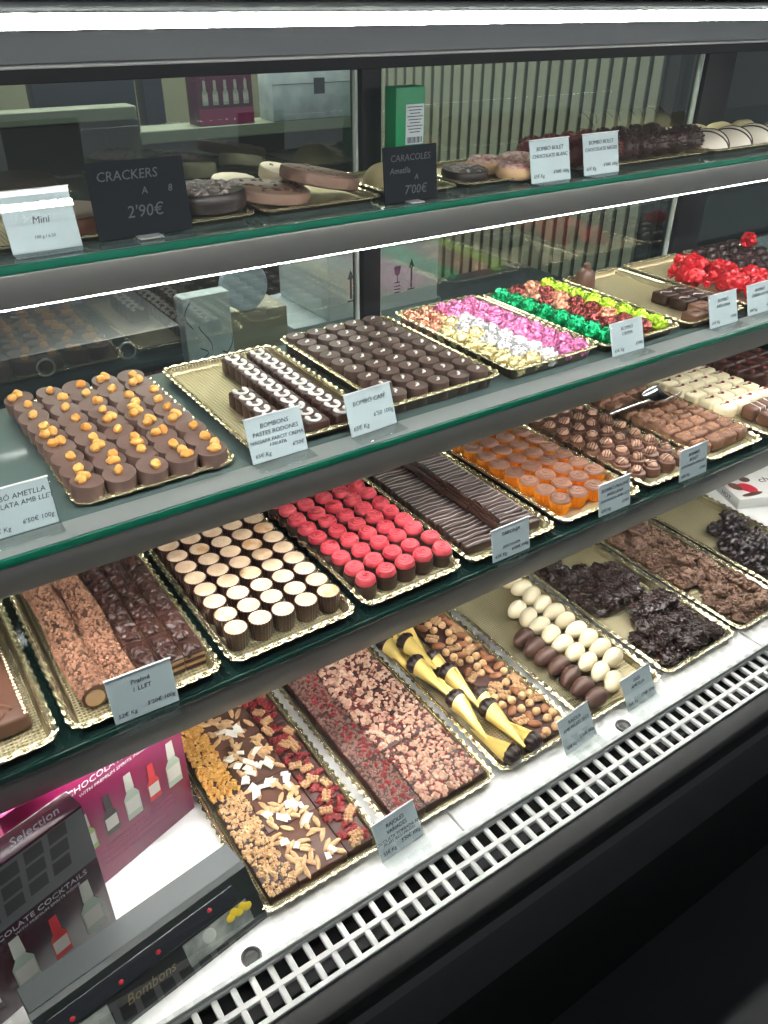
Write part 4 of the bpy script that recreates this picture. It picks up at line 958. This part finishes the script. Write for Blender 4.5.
# ------------------------------------------------------------------ price cards
def price_card(x, y, z, w, h, lines, label, rz=0.0, lean=0.33, black=False, cat='price card', silver=False):
    """lines: (text, x offset 0..1, y from top 0..1, size, align)"""
    b = MB(); b.box((0, 0, h / 2), (w, 0.0012, h), 0.0003, 1)
    o = obj('price_card', b, BLKCARD if black else CARD, loc=(x, y, z + 0.0016), rot=(-lean, 0, rz)); tag(o, label, cat)
    if not black:
        # clear L-shaped holder: sleeve in front of the card and a foot reaching forward
        a = MB(); a.box((0, -0.0014, h / 2 + 0.0005), (w + 0.002, 0.0008, h + 0.002), 0.0002, 1)
        Mi = Matrix.Rotation(lean, 4, 'X'); a.box((0, -0.010, 0.0003), (w + 0.002, 0.020, 0.0012), 0.0003, 1, M=Mi)
        hold = obj('acrylic_holder', a, ACRYL, o); hold['label'] = 'clear acrylic holder'
        e = MB(); e.box((0, -0.0006, h + 0.0008), (w + 0.002, 0.0026, 0.0012), 0.0003, 1)
        obj('holder_top_edge', e, mat('bright_acrylic_edge', (0.82, 0.84, 0.84), 0.2), hold)['label'] = 'bright top edge of the holder'
    else:
        a = MB(); Mi = Matrix.Rotation(lean, 4, 'X'); a.box((0, -0.006, 0.0004), (w * 0.25, 0.016, 0.0016), 0.0004, 1, M=Mi)
        obj('foot', a, mat('grey_foot', (0.3, 0.32, 0.32), 0.3), o)
    if silver:
        e = MB(); e.box((0, -0.0009, h - 0.002), (w, 0.0012, 0.004)); obj('silver_border', e, CARDSV, o)
    for (s, fx, fy, sz, al) in lines:
        me = text_mesh(s, sz, al, 0.00015, 0.15)
        me.materials.clear(); me.materials.append(CHALK if black else INK)
        t = bpy.data.objects.new('lettering', me); COL.objects.link(t); t.parent = o
        t.location = (-w / 2 + w * fx, -0.0009 if not silver else -0.0017, h * (1 - fy) - sz * 0.35); t.rotation_euler = (PI / 2, 0, 0)
    return o
C_, Lf, Rt = 'CENTER', 'LEFT', 'RIGHT'
def std(a, b='', c='', kg='65€ Kg', g="6'50€ 100g"):
    q = [(a, .5, .2, .0068, C_)]
    if b: q.append((b, .5, .37, .0064, C_))
    if c: q.append((c, .5, .54, .0054, C_))
    return q + [(kg, .06, .84, .0060, Lf), (g, .96, .78, .0060, Rt)]
W, H = 0.060, 0.046
price_card(0.122, 0.5800, Z3, W + 0.002, H + 0.002, std('Praliné', '1 LLET', '', '52€ Kg', "5'20€ 100g"), 'white price card before the layered wafer blocks, lower left', rz=-0.04, lean=0.2)
price_card(0.584, 0.5800, Z3, W, H - 0.004, std('TARONJA', '', '', '65€ Kg', "6'50€ 100g") + [('XOCOLATA', .5, .62, .0052, C_)], 'white price card before the striped dark fingers', lean=0.2)
price_card(0.767, 0.5800, Z3, W, H - 0.002, std('BOMBÓ PRALINÉ', 'AVELLANA', 'XOCOLATA AMB LLET', '65€ Kg', "6'50€"), 'white price card before the orange foil cups', lean=0.2)
price_card(0.929, 0.5800, Z3, W, H, std('BOMBÓ', 'BOLET', 'XOCOLATA AMB LLET', '65€ Kg', "6'50€"), 'white price card before the nut-capped chocolates', lean=0.2)
price_card(0.070, 0.668, Z2, 0.062, H - 0.002, std('BOMBÓ AMETLLA', 'XOCOLATA AMB LLET', '', '65€ Kg', "6'50€ 100g"), 'white price card left of the nut-topped discs, at the picture edge', lean=0.16)
price_card(0.3255, 0.664, Z2, W + 0.004, H, std('BOMBONS', 'PASTES RODONES', 'MASSAPÀ FARCIT CREMA', '65€ Kg', "6'50€") + [('I FRUITA', .5, .66, .005, C_)], 'white price card before the short column of white-looped blocks')
price_card(0.440, 0.661, Z2, W + 0.002, H, [('BOMBÓ CAFÈ', .5, .25, .0072, C_), ('65€ Kg', .06, .82, .007, Lf), ("6'50 100g", .97, .62, .007, Rt)], 'white price card between white-looped blocks and dark cylinders', rz=0.06)
price_card(0.853, 0.664, Z2, W + 0.002, H - 0.004, std('BOMBÓ', 'CREMA', '', '65€ Kg', "6'50€"), 'white price card between the pink and green foil trays')
price_card(1.053, 0.660, Z2, W + 0.004, H, std('BOMBÓ', 'AVELLANA', '', '65€ Kg', "6'50€"), 'white price card before the milk chocolate squares')
price_card(1.147, 0.664, Z2, W + 0.002, H - 0.002, std('BOMBÓ', 'CIRERA LICOR', '', '65€ Kg', "6'50€"), 'white price card before the red foil sweets')
price_card(0.168, 0.790, Z1, W + 0.002, 0.052, [('CHOCOLATES ARTESANS', .5, .22, .0046, C_), ('Mini', .5, .48, .0090, C_), ('100 g / 6,50', .5, .76, .004, C_)], 'white card with silver border left of the larger black sign', lean=0.3, silver=True)
price_card(0.263, 0.794, Z1, 0.094, 0.068, [('CRACKERS', .40, .18, .0120, C_), ('A', .55, .40, .009, C_), ('8', .82, .40, .009, C_), ("2'90€", .52, .66, .0155, C_)], 'larger black sign chalked CRACKERS at the left of the highest shelf', lean=0.12, black=True, cat='sign')
price_card(0.571, 0.782, Z1, 0.074, 0.058, [('CARACOLES', .5, .2, .0098, C_), ('Ametlla', .3, .42, .009, C_), ('A', .6, .56, .008, C_), ("7'00€", .58, .78, .0135, C_)], 'smaller black sign standing beside the dark post', lean=0.1, black=True, cat='sign')
price_card(0.789, 0.780, Z1, W + 0.008, 0.049, std('BOMBÓ BOLET', 'CHOCOLATE BLANC', '', '65€ Kg', "6'50€ 100g"), 'left of two white price cards before the rough truffle balls', lean=0.25)
price_card(0.883, 0.782, Z1, W + 0.006, 0.049, std('BOMBÓ BOLET', 'CHOCOLATE NEGRE', '', '65€ Kg', "6'50€ 100g"), 'right of two white price cards before the rough truffle balls', lean=0.25)
price_card(0.340, 0.452, ZB, W, H - 0.002, std('RAJOLES', 'VARIADES', 'XOCOLATA TORRADA AMB', '55€ Kg', "5'50€ 100g") + [('FRUITS SECS I FRUITES', .5, .64, .0046, C_)], 'white price card before the bark slabs on the deck', rz=0.06, lean=0.52)
price_card(0.620, 0.446, ZB, W, H, std('RAJOLA', 'AMB FRUITS SECS', '', '55€ Kg', "5'50€ 100g"), 'white price card before the gold cones and nut slab', rz=0.08, lean=0.52)
price_card(0.744, 0.452, ZB, W, H - 0.002, std('OUS', 'AMETLLA', '', '55€ Kg', "5'50€ 100g"), 'white price card before the chocolate eggs', rz=0.04, lean=0.52)

# ------------------------------------------------------------------ boxes on the deck
def bottle(sc, glass, label_m, cap):
    """flat-fronted relief of a small bottle printed on a box: neck, shoulders, label"""
    parts = []
    b = MB()
    prof = [(-3.1, 0), (3.1, 0), (3.1, 11), (1.5, 14), (1.5, 20), (-1.5, 20), (-1.5, 14), (-3.1, 11)]
    b.add([(x * sc, -0.0003, z * sc) for x, z in prof], [tuple(range(8))]); 
    l = MB(); l.add([(-2.7 * sc, -0.0005, 3 * sc), (2.7 * sc, -0.0005, 3 * sc), (2.7 * sc, -0.0005, 9.8 * sc), (-2.7 * sc, -0.0005, 9.8 * sc)], [(0, 1, 2, 3)])
    c = MB(); c.add([(-1.7 * sc, -0.0005, 14.5 * sc), (1.7 * sc, -0.0005, 14.5 * sc), (1.4 * sc, -0.0005, 22.5 * sc), (-1.4 * sc, -0.0005, 22.5 * sc)], [(0, 1, 2, 3)])
    return (b, glass), (l, label_m), (c, cap)
CLEARP = mat('printed_clear_glass', (0.45, 0.55, 0.45), 0.4); SMOKE = mat('printed_smoke_glass', (0.06, 0.05, 0.05), 0.4); REDP = mat('printed_red_glass', (0.6, 0.05, 0.05), 0.4); GRNP = mat('printed_green_glass', (0.35, 0.5, 0.2), 0.4)
LABW = mat('printed_white_label', (0.7, 0.68, 0.64), 0.5); CAPW = mat('printed_pale_cap', (0.6, 0.62, 0.55), 0.5); CAPB = mat('printed_black_cap', (0.02, 0.02, 0.02), 0.4); CAPR = mat('printed_red_cap', (0.65, 0.05, 0.06), 0.4)
def print_text(parent, s, size, loc, rot, m, align='LEFT', shear=0.0, name='lettering'):
    me = text_mesh(s, size, align, 0.0001, shear); me.materials.clear(); me.materials.append(m)
    t = bpy.data.objects.new(name, me); COL.objects.link(t); t.parent = parent; t.location = loc; t.rotation_euler = rot; return t
WHT = mat('white_print', (0.75, 0.72, 0.74), 0.5); GRYP = mat('grey_print', (0.4, 0.4, 0.42), 0.5)
def cocktail_box(loc, rot, w, d, h, m_front, m_top, label, bar=False):
    o = bpy.data.objects.new('gift_box', None); COL.objects.link(o); o.location = loc; o.rotation_euler = rot; tag(o, label, 'box')
    b = MB(); b.box((w / 2, d / 2, h / 2), (w, d, h), 0.001, 2)
    bo = obj('carton', b, [m_front], o)
    sc = (0.062 if not bar else 0.070) / 22.5
    spec = [(GRNP, LABW, CAPW), (SMOKE, LABW, CAPB), (CLEARP, LABW, CAPW), (REDP, LABW, CAPR), (CLEARP, LABW, CAPW)]
    for i, sp_ in enumerate(spec):
        pr = MB(); mats = []
        for k, (bb, mm) in enumerate(bottle(sc * (0.92, 0.95, 1.1, 0.9, 1.1)[i], *sp_)):
            pr.add(bb.v, bb.f, k); mats.append(mm)
        bx = w - 0.018 - 0.0275 * (4 - i) if not bar else w - 0.020 - 0.036 * (4 - i)
        t = obj('printed_bottle', pr, mats, bo, loc=(bx, -0.0001, (0.062 if not bar else 0.020) + 0.002 * (i % 2)), ang=None)
    if bar:
        # grey photograph of a scored chocolate bar across the upper half
        g = MB(); g.add([(0.0015, -0.0002, h * 0.60), (w - 0.001, -0.0002, h * 0.60), (w - 0.001, -0.0002, h * 0.985), (0.0015, -0.0002, h * 0.985)], [(0, 1, 2, 3)])
        obj('printed_photo', g, mat('printed_grey', (0.11, 0.115, 0.12), 0.3), bo)['label'] = 'grey photo of a scored chocolate bar'
        g = MB()
        for i in range(5):
            for j in range(3):
                x = w * 0.28 + i * w * 0.125 + j * w * 0.012; z = h * 0.645 + j * h * 0.105 + i * 0.002
                g.add([(x, -0.0004, z), (x + w * 0.095, -0.0004, z), (x + w * 0.100, -0.0004, z + h * 0.085), (x + w * 0.007, -0.0004, z + h * 0.085)], [(0, 1, 2, 3)])
        obj('printed_chocolate_squares', g, mat('printed_dark_square', (0.022, 0.021, 0.023), 0.3), bo)
        print_text(bo, 'CHOCOLATE COCKTAILS', h * 0.050, (w * 0.93, -0.0005, h * 0.545), (PI / 2, 0, 0), GRYP, 'RIGHT')
        print_text(bo, 'WITH PREMIUM SPIRITS INSIDE', h * 0.025, (w * 0.88, -0.0005, h * 0.510), (PI / 2, 0, 0), GRYP, 'RIGHT')
        print_text(bo, 'Selection', 0.013, (w * 0.66, d * 0.30, h + 0.0002), (0, 0, 0), mat('dim_grey_print', (0.13, 0.13, 0.15), 0.6), 'LEFT', 0.3)
        print_text(bo, 'Luxury', 0.013, (w * 0.22, d * 0.30, h + 0.0002), (0, 0, 0), mat('dim_grey_print', (0.13, 0.13, 0.15), 0.6), 'LEFT', 0.3)
    else:
        print_text(bo, 'CHOCOLATE COCKTAILS', 0.0113, (w - 0.138, -0.0005, 0.1535), (PI / 2, 0, 0), WHT, 'LEFT', 0.1)
        print_text(bo, 'WITH PREMIUM SPIRITS INSIDE', 0.0060, (w - 0.126, -0.0005, 0.1445), (PI / 2, 0, 0), WHT, 'LEFT', 0.1)
        for k in range(4): print_text(bo, 'Milk chocolate filled with spirits, sugar crust and cocoa', 0.0042, (w - 0.120, -0.0005, 0.050 - 0.0085 * k), (PI / 2, 0, 0), mat('pink_print', (0.5, 0.12, 0.28), 0.5), 'LEFT')
    return o
MAG = mat('magenta_carton', (0.24, 0.012, 0.075), 0.3, var=((0.17, 0.012, 0.07), 12)); BURG = mat('burgundy_carton', (0.055, 0.008, 0.02), 0.25, var=((0.02, 0.012, 0.022), 14))
cocktail_box((0.165 - 0.2 * math.cos(0.30), 0.636 - 0.2 * math.sin(0.30), ZB + 0.0005), (0, 0, 0.30), 0.200, 0.035, 0.188, MAG, MAG, 'magenta chocolate cocktails box standing behind, under the shelf rail')
cocktail_box((0.041 - 0.19 * math.cos(0.28), 0.547 - 0.19 * math.sin(0.28), ZB + 0.0005), (0, 0, 0.28), 0.190, 0.025, 0.193, BURG, BURG, 'dark burgundy chocolate cocktails box standing in front at lower left', True)
# dark window box lying at the front left
b = MB(); w, d, h = 0.226, 0.068, 0.054
prof = [(0.0, 0.0), (0.0, 0.006), (0.030, 0.048), (0.0335, 0.0518), (0.039, h), (d, h), (d, 0.0)]
n_ = len(prof)
vs = [(-w / 2, y, z) for y, z in prof] + [(w / 2, y, z) for y, z in prof]
fs = [(i, (i + 1) % n_, n_ + (i + 1) % n_, n_ + i) for i in range(n_)] + [tuple(range(n_ - 1, -1, -1)), tuple(range(n_, 2 * n_))]
b.add(vs, fs)
o = obj('window_box', b, mat('dark_green_carton', (0.012, 0.017, 0.016), 0.35), loc=(0.174 - 0.112, 0.4655 - 0.0155, ZB + 0.0006), rot=(0, 0, 0.14), ang=20); tag(o, 'long black gift box with clear window lying at the front left of the deck', 'box')
Ms = Matrix.Translation((0, 0, 0.006)) @ Matrix.Rotation(-math.atan2(0.030, 0.042), 4, 'X')
t = MB(); t.box((0, 0.0395 + (d - 0.0395) / 2, h + 0.0002), (w - 0.002, d - 0.0405, 0.0006)); obj('lid_panel', t, mat('slate_grey_card', (0.085, 0.096, 0.10), 0.45), o)['label'] = 'slate grey lid panel'
t = MB(); t.box((-0.006, -0.0012, 0.0405), (w - 0.030, 0.0024, 0.019), 0.0011, 3, M=Ms); win = obj('window', t, mat('glossy_black_film', (0.008, 0.009, 0.013), 0.05, coat=1.0), o); win['label'] = 'glossy black window strip'
t = MB(); rs = random.Random(4)
for k in range(4): t.blob((-0.080 + 0.045 * k + rs.uniform(-.008, .008), -0.0024, 0.040 + rs.uniform(-.004, .004)), (0.0026, 0.0008, 0.0023), (0, 0, 0), 10, 6)
g_ = MB(); g_.add(t.v, t.f, M=Ms); obj('coloured_gem', g_, mat('red_gem', (0.45, 0.02, 0.03), 0.2), win)['label'] = 'small red wrapped pieces behind the window'
t = MB(); t.box((0.062, -0.0003, 0.0165), (0.074, 0.0006, 0.024), M=Ms); t.box((-0.080, -0.0003, 0.0165), (0.050, 0.0006, 0.022), M=Ms); obj('printed_panel', t, mat('grey_green_print', (0.12, 0.14, 0.13), 0.4, var=((0.30, 0.32, 0.29), 45)), o)['label'] = 'grey printed photo panels'
t = MB(); t.box((-0.014, -0.0003, 0.0165), (0.070, 0.0006, 0.025), M=Ms); pc = obj('printed_label', t, BLACK, o)
t = MB()
for k in range(5): t.blob((0.078 + 0.005 * k, -0.0007, 0.021 + 0.003 * (k % 2)), (0.0050, 0.0008, 0.0042), (0, 0, 0), 10, 6)
t.blob((0.052, -0.0007, 0.020), (0.0075, 0.0008, 0.0075), (0, 0, 0), 14, 8, mi=1)
g_ = MB(); g_.add(t.v, t.f, M=Ms); g_.m = list(t.m); obj('printed_flower', g_, [mat('yellow_print', (0.7, 0.5, 0.03), 0.4), mat('pale_print', (0.45, 0.47, 0.44), 0.4)], o)['label'] = 'yellow flower and pale ball print'
me = text_mesh('Bombons', 0.0135, 'CENTER', 0.0001, 0.3); me.materials.clear(); me.materials.append(mat('bronze_print', (0.20, 0.15, 0.07), 0.4))
t = bpy.data.objects.new('lettering', me); COL.objects.link(t); t.parent = o; t.matrix_local = Ms @ Matrix.Translation((-0.014, -0.0009, 0.013)) @ Matrix.Rotation(PI / 2, 4, 'X')
# white box with a figurine picture at the far right of the deck
b = MB(); b.box((0.075, 0.05, 0.011), (0.15, 0.10, 0.022), 0.001, 2)
o = obj('white_box', b, mat('white_carton', (0.74, 0.74, 0.70), 0.5), loc=(1.284, 0.686, ZB + 0.0008), rot=(0, 0, -0.38)); tag(o, 'flat white carton picturing a chocolate figure in red, far right of deck', 'box')
f = MB(); f.blob((0.040, 0.036, 0.0222), (0.0145, 0.020, 0.0005), (0, 0, 0.5), 16, 8); obj('printed_red_shirt', f, mat('print_red', (0.6, 0.03, 0.06), 0.5), o)
f = MB(); f.blob((0.052, 0.066, 0.0222), (0.011, 0.010, 0.0005), (0, 0, 0), 14, 8); f.blob((0.020, 0.045, 0.0222), (0.011, 0.016, 0.0005), (0, 0, 0.5), 14, 8); f.blob((0.036, 0.014, 0.0222), (0.024, 0.006, 0.0005), (0, 0, 0.15), 14, 8); obj('printed_chocolate_figure', f, MILKB, o)
print_text(o, 'HOT', 0.014, (-0.0006, 0.055, 0.005), (PI / 2, 0, -PI / 2), INK, 'LEFT'); print_text(o, 'choco', 0.026, (0.075, 0.050, 0.0222), (0, 0, 0), INK, 'LEFT', 0.2)

# ------------------------------------------------------------------ behind the glass doors
b = MB(); b.box((0.55, 1.42, 0.45), (2.2, 0.62, 0.90), 0.004, 2)
o = obj('back_counter', b, mat('navy_laminate', (0.012, 0.018, 0.030), 0.35)); tag(o, 'dark navy back counter behind the display case', 'counter')
b = MB(); b.box((0.10, 1.30, 1.0135), (0.62, 0.30, 0.226), 0.003, 2)
o = obj('drawer_unit', b, mat('navy_laminate', (0.012, 0.018, 0.030), 0.35)); tag(o, 'navy drawer unit with round finger holes behind the left glass door', 'cabinet')
for x in (0.207, 0.324):
    t = MB(); t.tube([(x + 0.012 * math.cos(2 * PI * i / 24), 1.1485, 1.1045 + 0.012 * math.sin(2 * PI * i / 24)) for i in range(24)], 0.0018, 8, closed=True); obj('ring_pull', t, STEEL, o)['label'] = 'round metal ring'
PALE = mat('pale_blue_carton', (0.62, 0.76, 0.80), 0.5); PALES = mat('pale_blue_floral', (0.68, 0.80, 0.82), 0.5, var=((0.52, 0.64, 0.68), 26))
def backbox(x0, x1, y0, y1, z0, z1, m, label, rz=0, name='carton'):
    b = MB(); cx, cy = (x0 + x1) / 2, (y0 + y1) / 2; b.box((0, 0, (z1 - z0) / 2), (x1 - x0, y1 - y0, z1 - z0), 0.0015, 2)
    o = obj(name, b, m, loc=(cx, cy, z0), rot=(0, 0, rz)); tag(o, label, 'box'); return o
BEIGE = mat('beige_carton', (0.36, 0.35, 0.26), 0.6)
backbox(0.50, 0.65, 1.26, 1.42, 0.9005, 1.083, BEIGE, 'beige carton behind the left glass door under the round tin')
backbox(0.662, 1.00, 1.26, 1.46, 0.9005, 1.0365, mat('grey_blue_carton', (0.36, 0.44, 0.46), 0.6), 'grey-blue carton beneath the white fragile carton')
o = backbox(0.735, 0.985, 1.255, 1.45, 1.0370, 1.160, mat('white_carton_blue', (0.82, 0.90, 0.92), 0.6), 'white shipping carton with up arrow and glass symbol behind the post')
def arrow(parent, x, y, z, h):
    t = MB(); t.box((x, y, z + h * 0.35), (h * 0.07, 0.0006, h * 0.7)); t.add([(x - h * .13, y, z + h * .68), (x + h * .13, y, z + h * .68), (x, y, z + h)], [(0, 1, 2)]); t.box((x, y, z - h * 0.06), (h * 0.3, 0.0006, h * 0.04)); obj('printed_arrow', t, INK, parent)
arrow(o, 0.060, -0.0981, 0.035, 0.055); arrow(o, -0.078, -0.0981, 0.035, 0.055)
t = MB(); x, y, z = 0.027, -0.0981, 0.050
t.add([(x - .008, y, z + .030), (x + .008, y, z + .030), (x + .006, y, z + .016), (x, y, z + .011), (x - .006, y, z + .016)], [(0, 1, 2, 3, 4)]); t.box((x, y, z + .005), (.0018, .0006, .012)); t.box((x, y, z - .001), (.012, .0006, .002))
for k in range(3): t.box((x, y, z - 0.008 - k * 0.006), (0.014, 0.0006, 0.0018))
obj('printed_glass_symbol', t, INK, o)
b = MB(); b.lathe([(0.041, 0), (0.0425, 0.001), (0.0425, 0.016), (0.041, 0.017), (0.004, 0.0172)], 48, M=Matrix.Rotation(PI / 2 - 0.06, 4, 'X'))
o = obj('round_tin', b, mat('pale_lid', (0.62, 0.78, 0.88), 0.5), loc=(0.577, 1.285, 1.083 + 0.0435)); tag(o, 'pale blue round tin standing on the beige carton', 'tin')
b = MB(); b.box((0, 0, 0.066), (0.082, 0.03, 0.132), 0.001, 2)
o = obj('floral_box', b, PALES, loc=(0.484, 1.235, 1.0), rot=(0, 0, 0.0)); tag(o, 'tall pale box with dark floral print behind the left glass door', 'box'); o.location.z = 0.9008; o.scale = (1, 1, 1.82)
t = MB(); rs = random.Random(3)
for k in range(7):
    p = Vector((rs.uniform(-.03, .03), -0.0153, rs.uniform(0.02, 0.12))); t.tube([p + Vector((0.010 * math.sin(i * .5 + k), 0, 0.0035 * i * (1 if k % 2 else .4))) for i in range(8)], 0.0006, 4)
for k in range(3): t.box((-0.028 + 0.028 * k, -0.0153, 0.056), (0.014, 0.0006, 0.004))
obj('printed_branches', t, INK, o)
# wall shelf far behind with two boxes
b = MB(); b.box((0.94, 1.925, 1.283), (0.60, 0.09, 0.026), 0.002, 1)
o = obj('wall_shelf', b, mat('pale_green_shelf', (0.22, 0.26, 0.19), 0.6)); tag(o, 'pale green ledge behind the glass carrying a purple and a pale box', 'shelf')
b = MB(); b.box((0.37, 1.90, 1.336), (0.53, 0.06, 0.026), 0.002, 1)
o = obj('wall_shelf', b, mat('pale_green_shelf', (0.22, 0.26, 0.19), 0.6)); tag(o, 'pale grey ledge at far left behind the glass', 'shelf')
b = MB(); b.box((0.615, 2.18, 1.2), (0.24, 0.06, 0.62), 0.004, 2); b.box((0.78, 2.18, 1.2), (0.05, 0.06, 0.62), 0.004, 2); b.box((0.68, 2.19, 0.45), (0.3, 0.05, 0.9), 0.004, 2)
o = obj('wall_cabinet', b, mat('navy_panel', (0.015, 0.022, 0.038), 0.5)); tag(o, 'dark navy upright wall cabinet far behind the left glass door', 'cabinet')
o = backbox(0.782, 0.918, 1.885, 1.945, 1.2965, 1.402, mat('plum_carton', (0.10, 0.012, 0.045), 0.4), 'small plum box with printed bottles on the far ledge')
for i in range(5):
    pr = MB(); mm = []
    for k, (bb, m_) in enumerate(bottle(0.0022, CLEARP, LABW, CAPW)): pr.add(bb.v, bb.f, k); mm.append(m_)
    obj('printed_bottle', pr, mm, o, loc=(-0.05 + 0.025 * i, -0.0305, 0.042), ang=None)
t = MB(); t.box((0, -0.0302, 0.018), (0.134, 0.0006, 0.034)); obj('pink_panel', t, mat('pink_print_panel', (0.3, 0.02, 0.11), 0.4), o)
o = backbox(0.965, 1.195, 1.88, 1.95, 1.2965, 1.404, PALES, 'wide pale blue box with dark emblem on the far ledge')
t = MB(); t.box((0.012, -0.0353, 0.070), (0.030, 0.0006, 0.034), 0.0002, 1); t.box((0, -0.0352, 0.076), (0.228, 0.0004, 0.0012)); obj('printed_emblem', t, INK, o)['label'] = 'dark square emblem'
b = MB(); b.box((0.965, 2.02, 0.6345), (0.63, 0.22, 1.269), 0.004, 2); b.box((0.36, 1.985, 0.661), (0.57, 0.20, 1.322), 0.004, 2)
o = obj('tall_sideboard', b, mat('dark_grey_laminate', (0.035, 0.036, 0.032), 0.5)); tag(o, 'dark grey sideboard below the ledges far behind the glass', 'cabinet')
# green box standing behind the small black sign
o = backbox(0.640, 0.685, 0.905, 0.930, Z1 + 0.0105, 1.455, mat('green_carton', (0.0, 0.24, 0.09), 0.45), 'bright green packet standing behind the smaller black sign', name='green_packet')
o.location.x = 0.6565
t = MB(); t.box((0.0065, -0.0129, 0.052), (0.028, 0.0005, 0.046)); k_ = obj('printed_label', t, mat('label_white', (0.55, 0.62, 0.64), 0.5), o); k_['label'] = 'white printed label with barcode'
t = MB()
for k in range(9): t.box((0.0065, -0.0133, 0.072 - 0.0036 * k), (0.024 - 0.004 * (k % 3), 0.0003, 0.0010))
for k in range(11): t.box((-0.005 + 0.0022 * k, -0.0133, 0.034), (0.0007 + 0.0005 * (k % 3), 0.0003, 0.007))
obj('printed_barcode', t, INK, o)

# ------------------------------------------------------------------ added fill lamps and the world
LP = mat('fill_lamp_diffuser', (0.8, 0.8, 0.8), 0.5, emit=((1.0, 0.97, 0.90), 45.0))  # unseen lamps added to brighten the room behind the case
for i, (x, y, lab) in enumerate(((0.7, 1.75, 'added rectangular fill lamp over the back counter'), (1.3, 2.5, 'added rectangular fill lamp before the rear wall'))):
    b = MB(); b.box((0, 0, 0), (0.9, 0.28, 0.05), 0.004, 2); o = obj('fill_lamp', b, STEEL, loc=(x, y, 2.672)); tag(o, lab, 'lamp')
    t = MB(); t.box((0, 0, -0.0265), (0.86, 0.24, 0.004)); obj('diffuser', t, LP, o)
w = bpy.data.worlds.new('room_world'); SC.world = w; w.use_nodes = True
w.node_tree.nodes['Background'].inputs[0].default_value = (0.75, 0.8, 0.85, 1); w.node_tree.nodes['Background'].inputs[1].default_value = 0.2

# everything standing on the lowest shelf sits a touch nearer its front edge
for o in list(COL.objects):
    if o.parent is None and o.get('category') not in (None, 'shelf', 'display case', 'glass', 'glass door') and Z3 - 0.001 < o.location.z < Z3 + 0.04 and 0.55 < o.location.y < 0.9: o.location.y -= 0.006

# ------------------------------------------------------------------ camera
cam = bpy.data.cameras.new('camera'); co = bpy.data.objects.new('camera', cam); COL.objects.link(co)
Rm = Matrix(((0.82699393, 0.29970402, -0.47566641), (-0.56217718, 0.45008664, -0.69381469), (0.00615204, 0.84118935, 0.54070568)))
co.matrix_world = Matrix.Translation((0, 0, EYE)) @ Rm.to_4x4()
cam.sensor_fit = 'VERTICAL'; cam.sensor_height = 24; cam.lens = 804.67 / 1024 * 24; cam.clip_start = 0.01
SC.camera = co
for p in PROTOS:
    for k in p.kids: bpy.data.objects.remove(k)
    bpy.data.objects.remove(p.root)
SC.view_settings.view_transform = 'Standard'; SC.view_settings.look = 'None'; SC.view_settings.gamma = 1; SC.view_settings.use_curve_mapping = False
SC.view_settings.exposure = 0.5
